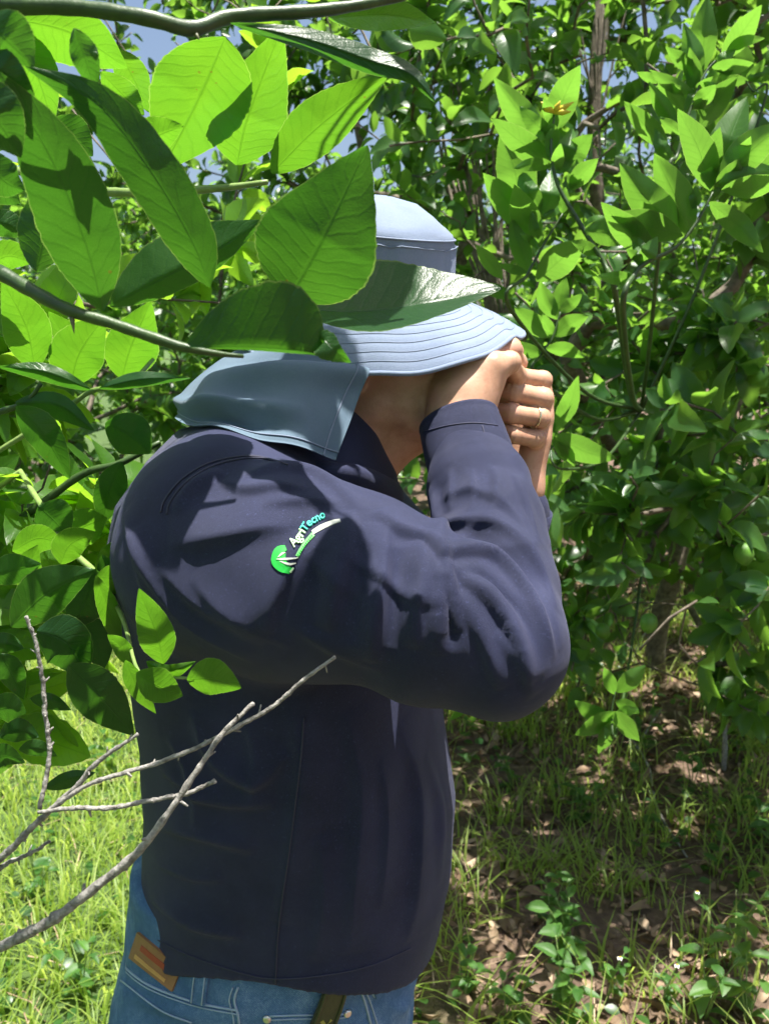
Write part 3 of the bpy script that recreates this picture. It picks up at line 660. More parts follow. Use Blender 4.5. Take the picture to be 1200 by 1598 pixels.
def fine_strip(path, w, n):
    P = catmull(path, n); T = unit(np.gradient(P, axis=0)); N = np.stack([-T[:, 1], T[:, 0]], -1); ww = np.broadcast_to(np.asarray(w, float), (n,)) if np.ndim(w) == 0 else np.interp(np.linspace(0, 1, n), np.linspace(0, 1, len(w)), w)
    V = np.concatenate([P+N*ww[:, None], P, P-N*ww[:, None]]); i = np.arange(n-1)
    F = np.concatenate([np.stack([i, i+1, n+i+1, n+i], -1), np.stack([n+i, n+i+1, 2*n+i+1, 2*n+i], -1)])
    return V, F
def z7(L): return [(400+x/7.5, 770+y/7.5) for x, y in L]
badge_parts = []
V_, F_ = fine_strip(z7([(350, 640), (275, 680), (245, 790), (310, 865), (395, 905)]), [4, 8, 8.5, 8, 5], 16); badge_parts.append(on_cloth('emblem', V_, F_, T_GREEN, 0.0010))
V_, F_ = fine_strip(z7([(330, 690), (300, 780), (350, 840)]), [3, 6.5, 4], 10); badge_parts.append(on_cloth('emblem', V_, F_, T_GREEN, 0.0012))
for p_ in ([(250, 775), (330, 775), (480, 755)], [(265, 755), (310, 715), (350, 700)], [(290, 800), (380, 830), (455, 815)]):
    V_, F_ = fine_strip(z7(p_), [0.6, 1.8, 0.5], 8); badge_parts.append(on_cloth('emblem_vein', V_, F_, T_WHITE_GLARE, 0.0016))
V_, F_ = fine_strip(z7([(390, 920), (430, 870)]), [1.5, 0.8], 4); badge_parts.append(on_cloth('emblem_vein', V_, F_, T_PALE, 0.0014))
V_, F_ = fine_strip(z7([(475, 735), (560, 600), (670, 480)]), [2.6, 3.0, 3.4], 16); badge_parts.append(on_cloth('motto_band', V_, F_, T_MID, 0.0009))
for k in range(11):                                                     # unreadable small stitching on the band
    t = 0.06+k*0.085; c = np.array([475, 735])*(1-t)+np.array([670, 480])*t
    V_, F_ = fine_strip(z7([c+np.array([-9, -8]), c+np.array([10, 9])]), 0.45, 3); badge_parts.append(on_cloth('small_stitch', V_, F_, T_GREEN, 0.0014))
V_, F_ = fine_strip(z7([(660, 460), (760, 400), (900, 340), (985, 320)]), [3.4, 3.8, 3.2, 2.2], 18); badge_parts.append(on_cloth('motto_band', V_, F_, T_WHITE_GLARE, 0.0006))  # pale end of the band: sun glare on green thread put into its colour
BASE = resample(catmull(z7([(440, 640), (520, 555), (600, 430), (640, 385), (740, 325), (900, 250)]), 60), 200)     # baseline of the word
def word(txt, s0, size, mat, wide=1.0):
    cu = bpy.data.curves.new('t', 'FONT'); cu.body = txt; cu.size = size; cu.resolution_u = 3; cu.offset = 0.25
    ob = bpy.data.objects.new('t', cu); COL.objects.link(ob); dg = bpy.context.evaluated_depsgraph_get(); me = ob.evaluated_get(dg).to_mesh()
    V = np.array([v.co[:2] for v in me.vertices]); F = [tuple(p.vertices) for p in me.polygons]; ob.evaluated_get(dg).to_mesh_clear()
    bpy.data.objects.remove(ob); bpy.data.curves.remove(cu)
    seg = np.concatenate([[0], np.cumsum(np.linalg.norm(np.diff(BASE, axis=0), axis=1))]); T = unit(np.gradient(BASE, axis=0))
    for i in range(3): T[5:-5] = unit(sum(T[5+k:len(T)-5+k] for k in range(-5, 6)))
    s = s0+V[:, 0]*wide; P = np.stack([np.interp(s, seg, BASE[:, k]) for k in (0, 1)], -1); t = np.stack([np.interp(s, seg, T[:, k]) for k in (0, 1)], -1)
    n = np.stack([t[:, 1], -t[:, 0]], -1); V2 = P+n*V[:, 1:2]
    badge_parts.append(on_cloth('lettering', V2, F, mat, 0.0015)); return s0+V[:, 0].max()*wide
e1 = word('Agri', 0.0, 19.0, T_PALE, 0.95); word('Tecno', e1+1.0, 17.5, T_TEAL, 0.88)
put(badge, person)
for b_ in badge_parts: b_.parent = badge
# ------------------------------------------------------------------ jeans
jb = profile([(226, 1400), (214, 1430), (201, 1470), (195, 1500), (198, 1540), (210, 1598)]); jf = profile([(672, 1400), (662, 1450), (655, 1500), (652, 1540), (640, 1598)])
jv = Vox((-0.42, 0.60, 0.03), (0.16, 1.08, 1.02), 0.005)
zt = HEM_S+0.035
zz = [0.70, 0.76, 0.82, 0.88, 0.93, zt]
jv.loft(stations(zz, [0.168, 0.172, 0.170, 0.164, 0.158, 0.152], 0.0, jb, jf), FWD, RGT, 0.02, 2.4)
jc = stations([0.72], [0.17], 0.0, jb, jf)[0]
for s_ in (-1, 1):
    hip = np.array([jc[1]+0.005, BODY_Y, 0.74])+RGT*0.082*s_; kn = np.array([jc[1]+0.03, BODY_Y, 0.44])+RGT*0.098*s_; ank = np.array([jc[1]+0.0, BODY_Y, 0.08])+RGT*0.105*s_
    jv.chain([hip, kn, ank], [0.092, 0.074, 0.066], 0.04)
    jv.ellipsoid(np.array([jc[1]-0.080, BODY_Y, 0.80])+RGT*0.075*s_, (FWD, RGT, UPV), (0.070, 0.080, 0.09), 0.03)
JV, JF = jv.mesh(2)
jsurf0 = Surface(JV, JF)
JV = folds(JV, JF, [([(190, 1540), (260, 1575), (330, 1590)], 0.006, 0.004), ([(590, 1560), (620, 1575), (640, 1560)], 0.006, 0.004), ([(380, 1560), (370, 1598)], 0.004, 0.003)], jsurf0)
JN = vnormals(JV, JF); JV = JV+JN*(lumps(JV, 0.003, 40, 2)+lumps(JV, 0.0015, 110, 4))[:, None]
def denim():
    m, nt, b, out = new_mat('denim'); L = nt.links; tc = nd(nt, 'ShaderNodeTexCoord')
    n1 = noise(nt, 9.0, 5.0, 0.65, tc.outputs['Object']); n2 = noise(nt, 900.0, 2.0, 0.7, tc.outputs['Object']); n3 = noise(nt, 60.0, 4.0, 0.7, tc.outputs['Object'])
    f = math_n(nt, 'ADD', math_n(nt, 'ADD', math_n(nt, 'MULTIPLY', n1, 0.45), math_n(nt, 'MULTIPLY', n2, 0.3)), math_n(nt, 'MULTIPLY', n3, 0.25))
    L.new(ramp(nt, f, [(0.32, (0.032, 0.075, 0.16)), (0.49, (0.085, 0.175, 0.33)), (0.66, (0.26, 0.39, 0.57))]), b.inputs['Base Color'])
    b.inputs['Roughness'].default_value = 0.85; b.inputs['Specular IOR Level'].default_value = 0.2
    w = nt.nodes.new('ShaderNodeTexWave'); w.wave_type = 'BANDS'; w.bands_direction = 'DIAGONAL'; w.inputs['Scale'].default_value = 260; w.inputs['Distortion'].default_value = 0.8; L.new(tc.outputs['Object'], w.inputs[0])
    L.new(bump(nt, math_n(nt, 'ADD', w.outputs['Fac'], math_n(nt, 'MULTIPLY', n2, 0.8)), 0.4, 0.001), b.inputs['Normal']); return m
M_DENIM = denim(); M_DSEAM = plain('denim_thread', (0.30, 0.40, 0.52), 0.7)
jeans = put(link('jeans', mesh_np('jeans', JV, JF), M_DENIM, label='faded blue denim jeans'), person)
js = Surface(JV, JF)
def jseam(pts, n, r=0.0011, mat=M_DSEAM, name='seam', lift=0.0008, parent=jeans): return tube_ob(name, relaxed(js.curve(pts, n, lift)), r, mat, parent, 5)
jseam([(186, 1500), (230, 1535), (300, 1562), (370, 1576)], 30, 0.0012); jseam([(186, 1506), (230, 1541), (300, 1568), (370, 1582)], 30, 0.0008)
jseam([(372, 1540), (366, 1560), (372, 1580), (374, 1598)], 14, 0.0012); jseam([(364, 1540), (358, 1560), (364, 1580), (366, 1598)], 14, 0.0008)
jseam([(420, 1585), (470, 1583), (520, 1583), (545, 1580)], 16, 0.0009); jseam([(420, 1591), (470, 1589), (520, 1589), (545, 1586)], 16, 0.0007)
jseam([(560, 1540), (568, 1560), (578, 1598)], 14, 0.0012); jseam([(566, 1538), (576, 1560), (588, 1598)], 14, 0.0009)
jseam([(640, 1505), (650, 1530), (646, 1570)], 14, 0.0010); jseam([(190, 1530), (250, 1575), (300, 1595)], 20, 0.0009)
jseam([(582, 1526), (580, 1548), (586, 1556), (592, 1548)], 14, 0.0010)
def patch_on(sf, quad, nu, nv, lift, thick, mat, name, parent, uvs=True):
    """a strip of material lying on a surface; quad is four photo pixels going round"""
    q = np.array(quad, float); top = []; uv = []
    for i in range(nu+1):
        for j in range(nv+1):
            s, t = i/nu, j/nv; p = (q[0]*(1-s)+q[1]*s)*(1-t)+(q[3]*(1-s)+q[2]*s)*t; h, n = sf.hit(*p); top.append(h+n*lift); uv.append((s, t))
    T = np.array(top); 
    i, j = np.meshgrid(np.arange(nu), np.arange(nv), indexing='ij'); w = nv+1
    F = np.stack([i*w+j, i*w+j+1, (i+1)*w+j+1, (i+1)*w+j], -1).reshape(-1, 4)
    Nn = vnormals(T, F); s0 = 1 if (Nn.mean(0)@VIEW) < 0 else -1
    if s0 < 0: F = F[:, ::-1]; Nn = -Nn
    bot = T-Nn*thick; n = len(T)
    ring = [k for k in range(nv+1)]+[k*w+nv for k in range(1, nu+1)]+[nu*w+k for k in range(nv-1, -1, -1)]+[k*w for k in range(nu-1, 0, -1)]
    side = [(ring[k], ring[(k+1) % len(ring)], ring[(k+1) % len(ring)]+n, ring[k]+n) for k in range(len(ring))]
    o = link(name, mesh_np(name, np.vstack([T, bot]), np.vstack([F, np.array(side)]), np.array(uv+uv), None, False), mat); put(o, parent); return o
M_PATCH = plain('tan_leather', (0.30, 0.145, 0.065), 0.6, 0.4, 60.0, 0.3)
M_PRINT = plain('red_print', (0.35, 0.06, 0.03), 0.6, 0.3)
lp = patch_on(js, [(218, 1454), (285, 1510), (271, 1546), (205, 1494)], 12, 6, 0.0028, 0.003, M_PATCH, 'leather_patch', jeans)
patch_on(js, [(226, 1474), (272, 1511), (268, 1518), (223, 1482)], 8, 2, 0.0034, 0.0010, M_PRINT, 'patch_print', jeans)
patch_on(js, [(216, 1488), (262, 1526), (260, 1531), (214, 1494)], 8, 2, 0.0034, 0.0010, plain('gold_print', (0.55, 0.30, 0.10), 0.5), 'patch_print', jeans)
patch_on(js, [(306, 1508), (330, 1514), (322, 1566), (300, 1560)], 6, 10, 0.0042, 0.004, M_DENIM, 'belt_loop', jeans)
jseam([(309, 1514), (303, 1560)], 8, 0.0007, lift=0.0052); jseam([(325, 1518), (319, 1563)], 8, 0.0007, lift=0.0052)
patch_on(js, [(575, 1518), (592, 1512), (596, 1552), (584, 1556)], 5, 8, 0.0042, 0.004, M_DENIM, 'belt_loop', jeans)
M_RIVET = plain('rivet_metal', (0.75, 0.72, 0.66), 0.3, 0.1, metal=1.0)
def stud(px, py, r, parent, sf=js):
    h, n = sf.hit(px, py); a = unit(np.cross(n, UPV)); b = np.cross(n, a); an = np.linspace(0, 2*math.pi, 12, endpoint=False); V = []
    for rr, hh in ((r, 0.0), (r*0.95, 0.0012), (r*0.6, 0.0022), (r*0.25, 0.0020)): V += [h+n*(hh+0.0004)+rr*(a*math.cos(k)+b*math.sin(k)) for k in an]
    V.append(h+n*0.0026); i, j = np.meshgrid(np.arange(3), np.arange(12), indexing='ij')
    F = np.stack([i*12+j, i*12+(j+1) % 12, (i+1)*12+(j+1) % 12, (i+1)*12+j], -1).reshape(-1, 4); T = np.array([(36+k, 36+(k+1) % 12, 48) for k in range(12)])
    return put(link('rivet', mesh_np('rivet', np.array(V), [F, T]), M_RIVET), parent)
stud(417, 1590, 0.0042, jeans); stud(542, 1581, 0.0042, jeans); stud(566, 1538, 0.0032, jeans)
M_STRAP = plain('olive_strap', (0.052, 0.055, 0.020), 0.5, 0.3, 200.0, 0.4); M_SMARK = plain('strap_mark', (0.34, 0.30, 0.06), 0.5, 0.2)
strap = patch_on(js, [(505, 1534), (538, 1534), (514, 1612), (474, 1612)], 8, 16, 0.0085, 0.0035, M_STRAP, 'key_strap', jeans)
for x0, x1 in ((506, 478), (536, 511)): tube_ob('strap_edge', relaxed(js.curve([(x0+1, 1536), (x1+2, 1610)], 16, 0.0092)), 0.0016, M_STRAP, jeans, 6)
for q in ([(497, 1584), (502, 1581), (509, 1592), (507, 1596)], [(504, 1592), (508, 1590), (513, 1580), (516, 1582)], [(490, 1598), (494, 1590), (498, 1591), (497, 1600)]):
    patch_on(js, q, 3, 2, 0.0092, 0.0008, M_SMARK, 'strap_mark', jeans)
# shoes under the hems
M_SHOE = plain('brown_boot', (0.10, 0.06, 0.035), 0.6)
for s_ in (-1, 1):
    sh = Vox((-0.42, 0.62, -0.01), (0.20, 1.06, 0.16), 0.005); a_ = np.array([jc[1]-0.03, BODY_Y, 0.05])+RGT*0.105*s_
    sh.chain([a_, a_+FWD*0.10-UPV*0.005, a_+FWD*0.19-UPV*0.015], [0.045, 0.046, 0.034], 0.02); sh.cone(a_, a_+UPV*0.07, 0.047, 0.05, 0.02)
    Xs, Ys, Zs = sh.block(sh.lo, sh.lo+sh.h*sh.n)[1:]; sh.a = np.maximum(sh.a, (0.004-Zs).astype(np.float32)); v_, f_ = sh.mesh(1)
    put(link('boot', mesh_np('boot', v_, f_), M_SHOE), person)

# ------------------------------------------------------------------ hat: crown, stitched brim, neck flap
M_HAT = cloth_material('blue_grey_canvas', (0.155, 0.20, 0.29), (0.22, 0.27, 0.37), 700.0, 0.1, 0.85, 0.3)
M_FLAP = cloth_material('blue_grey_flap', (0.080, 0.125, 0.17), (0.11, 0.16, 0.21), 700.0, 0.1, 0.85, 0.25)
M_HTHR = plain('hat_thread', (0.17, 0.21, 0.29), 0.7)
NA = 96; th = np.linspace(0, 2*math.pi, NA, endpoint=False)               # 0 = front, 90 = near side
def hat_ring(sc, u, wob=0.0, seed=0): return np.array([hp(ra_*sc*math.cos(t)+wob*math.sin(3*t+seed), rb_*sc*math.sin(t)+wob*math.cos(4*t+seed), u+wob*math.sin(5*t+seed)) for t in th])
rows = [hat_ring(1.0, -0.006), hat_ring(1.0, 0.0), hat_ring(0.995, 0.015, 0.0008, 1), hat_ring(0.985, 0.030, 0.0012, 2), hat_ring(0.975, 0.046, 0.0018, 3), hat_ring(0.968, 0.056, 0.001, 3), hat_ring(0.962, 0.0605, 0.001, 4), hat_ring(0.955, 0.063), hat_ring(0.925, 0.068), hat_ring(0.86, 0.074, 0.001, 5), hat_ring(0.72, 0.082, 0.002, 6), hat_ring(0.5, 0.091, 0.002, 7), hat_ring(0.25, 0.096, 0.001), hat_ring(0.06, 0.097)]
def rings_mesh(rows):
    R = np.array(rows); n, m = R.shape[:2]; i, j = np.meshgrid(np.arange(n-1), np.arange(m), indexing='ij')
    return R.reshape(-1, 3), np.stack([i*m+j, i*m+(j+1) % m, (i+1)*m+(j+1) % m, (i+1)*m+j], -1).reshape(-1, 4)
# gathered puckers below the crown seam
for k, row_ in enumerate(rows[2:6]):
    for a in range(NA): row_[a] = row_[a]+unit(row_[a]-HC)*0.0026*math.sin(th[a]*23+k)*(0.4+0.6*math.sin(th[a]*5+1))*(k+1)/4
V_, F_ = rings_mesh(rows)
crown = put(link('hat_crown', mesh_np('hat_crown', V_, F_), M_HAT, label='blue-grey sun hat crown'), person)
tube_ob('seam', np.vstack([rows[7]*1.0+unit(rows[7]-HC)*0.0008, rows[7][:1]+unit(rows[7][:1]-HC)*0.0008]), 0.0009, M_HTHR, crown, 5)
tube_ob('seam', np.vstack([rows[5]+unit(rows[5]-HC)*0.0006, rows[5][:1]+unit(rows[5][:1]-HC)*0.0006]), 0.0006, M_HTHR, crown, 5)
# brim
def brim_pt(t, s):
    c = math.cos(t); sn = math.sin(t)
    tt = (t+math.pi) % (2*math.pi)-math.pi; wid = 0.062+0.007*c+0.040*math.exp(-((tt+0.58)/0.36)**2); front = max(c, 0)**1.5; side = abs(sn)
    ang = math.radians(7*front+41*(1-front) if sn > 0 else 7*front-6*(1-front)) if c > 0 else math.radians(41 if sn > 0 else -6+26*min(1, -c*1.3))
    ang += 0.25*s
    inner = np.array([ra_*c, rb_*sn, 0.0]); out = unit(np.array([c/ra_, sn/rb_, 0]))
    p = inner+out*wid*s*math.cos(ang)+np.array([0, 0, -1])*wid*s*math.sin(ang)
    p[2] += 0.016*math.exp(-((tt+0.75)/0.45)**2)*s
    p[2] += (0.006*math.sin(2.0*t+0.8)+0.0025*math.sin(5*t+1)+0.0012*math.sin(11*t))*s
    return hp(*p)
NS = 36; ss = np.linspace(0, 1, NS)
top = np.array([[brim_pt(t, s) for t in th] for s in ss])
for k in range(NS):                                                        # ridges between the stitch rows
    top[k] += HATU*0.0005*abs(math.sin(ss[k]*math.pi*7))
bot = np.array([[brim_pt(t, s)-HATU*0.0032 for t in th] for s in ss[::-1]])
edge = np.array([[brim_pt(t, 1.02)-HATU*0.0016 for t in th]])
V_, F_ = rings_mesh(np.concatenate([top, edge, bot]))
brim = put(link('hat_brim', mesh_np('hat_brim', V_, F_), M_HAT, label='stitched drooping hat brim'), person)
rim_ = np.array([brim_pt(t, 1.0)-HATU*0.0014 for t in th]); tube_ob('binding', np.vstack([rim_, rim_[:1]]), 0.0024, M_HAT, brim, 7)
for k in range(1, 8):
    ring = np.array([brim_pt(t, k/7-0.005)+HATU*0.0003 for t in th]); tube_ob('stitch_row', np.vstack([ring, ring[:1]]), 0.00034, M_HTHR, brim, 5)
# neck flap: hangs from under the brim round the back of the head and spreads on the shoulders
FT = [at(582, 548, 0.775), at(520, 515, 0.775), at(450, 520, 0.80), at(405, 530, 0.86), at(410, 530, 0.93), at(460, 525, 0.985), at(530, 520, 0.99)]
FM1 = [at(566, 600, 0.760), at(485, 575, 0.745), at(395, 565, 0.765), at(345, 566, 0.84), at(350, 562, 0.93), at(430, 565, 1.00), at(520, 560, 1.00)]
FM2 = [at(548, 655, 0.742), at(455, 640, 0.718), at(352, 622, 0.735), at(302, 613, 0.79), at(300, 604, 0.90), at(390, 605, 1.01), at(500, 610, 1.01)]
FB = [at(527, 717, 0.728), at(438, 691, 0.700), at(345, 668, 0.715), at(284, 659, 0.765), at(280, 645, 0.89), at(370, 650, 1.02), at(490, 660, 1.02)]
NU, NV = 72, 48
cols = [catmull(r, NU) for r in (FT, FM1, FM2, FB)]
G = np.stack([catmull(np.array([c[i] for c in cols]), NV) for i in range(NU)])            # NU x NV x 3
uu, vv = np.meshgrid(np.linspace(0, 1, NU), np.linspace(0, 1, NV), indexing='ij')
Tn = unit(np.cross(np.gradient(G, axis=0), np.gradient(G, axis=1)))
if (Tn[10, 20]@VIEW) > 0: Tn = -Tn
fold = 0.015*np.exp(-((vv-0.62-0.35*uu)/0.07)**2)*np.clip((uu-0.12)*5, 0, 1)-0.014*np.exp(-((vv-0.77-0.30*uu)/0.07)**2)*np.clip((uu-0.1)*4, 0, 1)
fold += 0.011*np.exp(-((vv-0.42-0.5*(uu-0.3))/0.10)**2)*np.clip((0.6-uu)*4, 0, 1)+0.0035*np.sin(uu*26+vv*5)*vv-0.010*np.exp(-((vv-0.30-0.6*(uu-0.3))/0.08)**2)*np.clip((0.55-uu)*4, 0, 1)*np.clip(uu*8, 0, 1)
fold *= 1-0.75*np.exp(-((uu-0.55)/0.17)**2)
G = G+Tn*fold[..., None]
Gb = G-Tn*0.0012
i, j = np.meshgrid(np.arange(NU-1), np.arange(NV-1), indexing='ij'); Fq = np.stack([i*NV+j, i*NV+j+1, (i+1)*NV+j+1, (i+1)*NV+j], -1).reshape(-1, 4)
n_ = NU*NV; Fb = Fq[:, ::-1]+n_
rim = [k for k in range(NV)]+[k*NV+NV-1 for k in range(1, NU)]+[(NU-1)*NV+k for k in range(NV-2, -1, -1)]+[k*NV for k in range(NU-2, 0, -1)]
sd_ = np.array([(rim[k], rim[(k+1) % len(rim)], rim[(k+1) % len(rim)]+n_, rim[k]+n_) for k in range(len(rim))])
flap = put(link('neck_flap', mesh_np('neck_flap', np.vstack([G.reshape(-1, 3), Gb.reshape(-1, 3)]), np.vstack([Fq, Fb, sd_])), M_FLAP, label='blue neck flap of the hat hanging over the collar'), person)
hm = np.concatenate([G[:, NV-4]+Tn[:, NV-4]*0.0006]); tube_ob('seam', hm, 0.0007, M_HTHR, flap, 5)
tube_ob('seam', G[3]+Tn[3]*0.0006, 0.0007, M_HTHR, flap, 5)
PERSON_PTS = np.vstack([SV[::6], BV[::8], JV[::6], G.reshape(-1, 3)[::3], top.reshape(-1, 3)[::3], np.array(rows).reshape(-1, 3)])
# ------------------------------------------------------------------ leaves
def leaf_template(nu, nv, fold, curl, wid=0.26, wave=0.0, serr=0.0, peak=0.9, seed=0):
    """a leaf of unit length along +y, width along x, upper face +z"""
    g = np.random.default_rng(seed); V = []; uv = []; p1, p2 = g.uniform(0, 6.28, 2)
    for i in range(nu+1):
        t = i/nu; w = wid*(math.sin(math.pi*min(1, t**peak))**0.75+0.012) if t < 1 else 0.0
        if i == 0: w = wid*0.03
        zc = -curl*(t-0.12)**2*1.0+0.02*math.sin(t*3.1)
        for j in range(-nv, nv+1):
            v = j/nv; ww = w*(1+(serr*(1 if i % 2 else -1) if abs(j) == nv else 0))
            V.append((v*ww, t, zc+fold*abs(v)**1.3*w/wid*wid+wave*math.sin(t*9+p1+(p2 if j > 0 else 0))*abs(v)**1.5)); uv.append((t, v))
    m = 2*nv+1; i, j = np.meshgrid(np.arange(nu), np.arange(m-1), indexing='ij')
    F = np.stack([i*m+j, i*m+j+1, (i+1)*m+j+1, (i+1)*m+j], -1).reshape(-1, 4)
    return np.array(V), F, np.array(uv)
FAR_T = [leaf_template(5, 1, 0.35, 0.10+0.12*k, 0.22+0.02*k, 0.02, 0, 0.85+0.05*k, k) for k in range(5)]
NEAR_T = [leaf_template(12, 3, 0.30+0.08*(k % 3), 0.05+0.10*k, 0.215+0.02*(k % 4), 0.02, 0.035, 0.82+0.05*(k % 3), k) for k in range(7)]
NEAR_ME = {}
def near_mesh(k, mat):
    key = (k, mat.name)
    if key not in NEAR_ME:
        me = mesh_np('leaf', *NEAR_T[k][:2], NEAR_T[k][2]); me.materials.append(mat); NEAR_ME[key] = me
    return NEAR_ME[key]
def frames(axis, nrm, size, pos):
    """matrices for leaves: axis (m,3), approximate normal (m,3)"""
    a = unit(axis); x = unit(np.cross(a, nrm)); z = np.cross(x, a)
    return np.stack([x, a, z], -1)*size[:, None, None], pos
def mass_mesh(name, R, P, tint, tmpl, pick):
    Vs, Fs, U, T = [], [], [], []; n0 = 0
    for k in range(len(tmpl)):
        m = np.where(pick == k)[0]
        if not len(m): continue
        v, f, uv = tmpl[k]; W = np.einsum('mij,vj->mvi', R[m], v)+P[m][:, None]
        Vs.append(W.reshape(-1, 3)); Fs.append((f[None]+(np.arange(len(m))*len(v))[:, None, None]).reshape(-1, 4)+n0); n0 += len(m)*len(v)
        U.append(np.tile(uv, (len(m), 1))); T.append(np.repeat(tint[m], len(v)))
    return mesh_np(name, np.concatenate(Vs), np.concatenate(Fs), np.concatenate(U), np.concatenate(T))
def leaf_object(R, P, k, mat, parent):
    o = bpy.data.objects.new('leaf', near_mesh(k, mat)); COL.objects.link(o)
    M = np.eye(4); M[:3, :3] = R; M[:3, 3] = P-np.array(parent.location)
    o.parent = parent; o.matrix_local = Matrix(M.tolist())
    return o

# hero leaves: midrib through photo pixels with depths, half-widths in pixels, tilt of each half towards the lens
def hero_arrays(mid, wl, wr, tl=0.0, tr=0.0, peak=0.92, serr=0.016, seed=0, bow=0.0, lean=0.3, nu=46, nv=6):
    g = np.random.default_rng(seed); P2 = catmull([(m[0], m[1]) for m in mid], nu+1); d = np.interp(np.linspace(0, 1, nu+1), np.linspace(0, 1, len(mid)), [m[2] for m in mid])
    T2 = unit(np.gradient(P2, axis=0)); N2 = np.stack([-T2[:, 1], T2[:, 0]], -1)      # image-plane side
    V = []; uv = []; ph = g.uniform(0, 6.28, 4); yc = P2[:, 1].mean()
    for i in range(nu+1):
        t = i/nu; prof = (math.sin(math.pi*t**peak)**0.78*(1.04-0.34*t**4) if 0 < t < 1 else 0)+(0.03 if t == 0 else 0)
        for j in range(-nv, nv+1):
            v = j/nv; hw = (wl if v < 0 else wr)*prof; tilt = tl if v < 0 else tr
            if abs(j) == nv: hw *= 1+serr*g.uniform(-1.4, 1.4)+0.02*math.sin(11*t+ph[0])
            px = P2[i]+N2[i]*v*hw
            dd = d[i]+abs(v)*hw/FPX*d[i]*math.tan(tilt)+(bow*v*v+0.0016*math.sin(6.5*t+ph[1]+(2 if v > 0 else 0))*abs(v)+0.0009*math.sin(17*t+ph[2])*v*v)
            dd += lean*(px[1]-yc)/FPX*d[i]
            V.append(at(px[0], px[1], dd)); uv.append((t, v))
    V = np.array(V); m = 2*nv+1; i, j = np.meshgrid(np.arange(nu), np.arange(m-1), indexing='ij')
    F = np.stack([i*m+j, i*m+j+1, (i+1)*m+j+1, (i+1)*m+j], -1).reshape(-1, 4)
    return V, F, np.array(uv)
def hero(parent, mat, mid, wl, wr, tl=0.0, tr=0.0, **kw):
    V, F, uv = hero_arrays(mid, wl, wr, tl, tr, seed=len(bpy.data.objects), **kw)
    c = V.mean(0); o = link('leaf', mesh_np('leaf', V-c, F, uv), mat); o.parent = parent; o.location = Vector(c)-parent.location
    return o

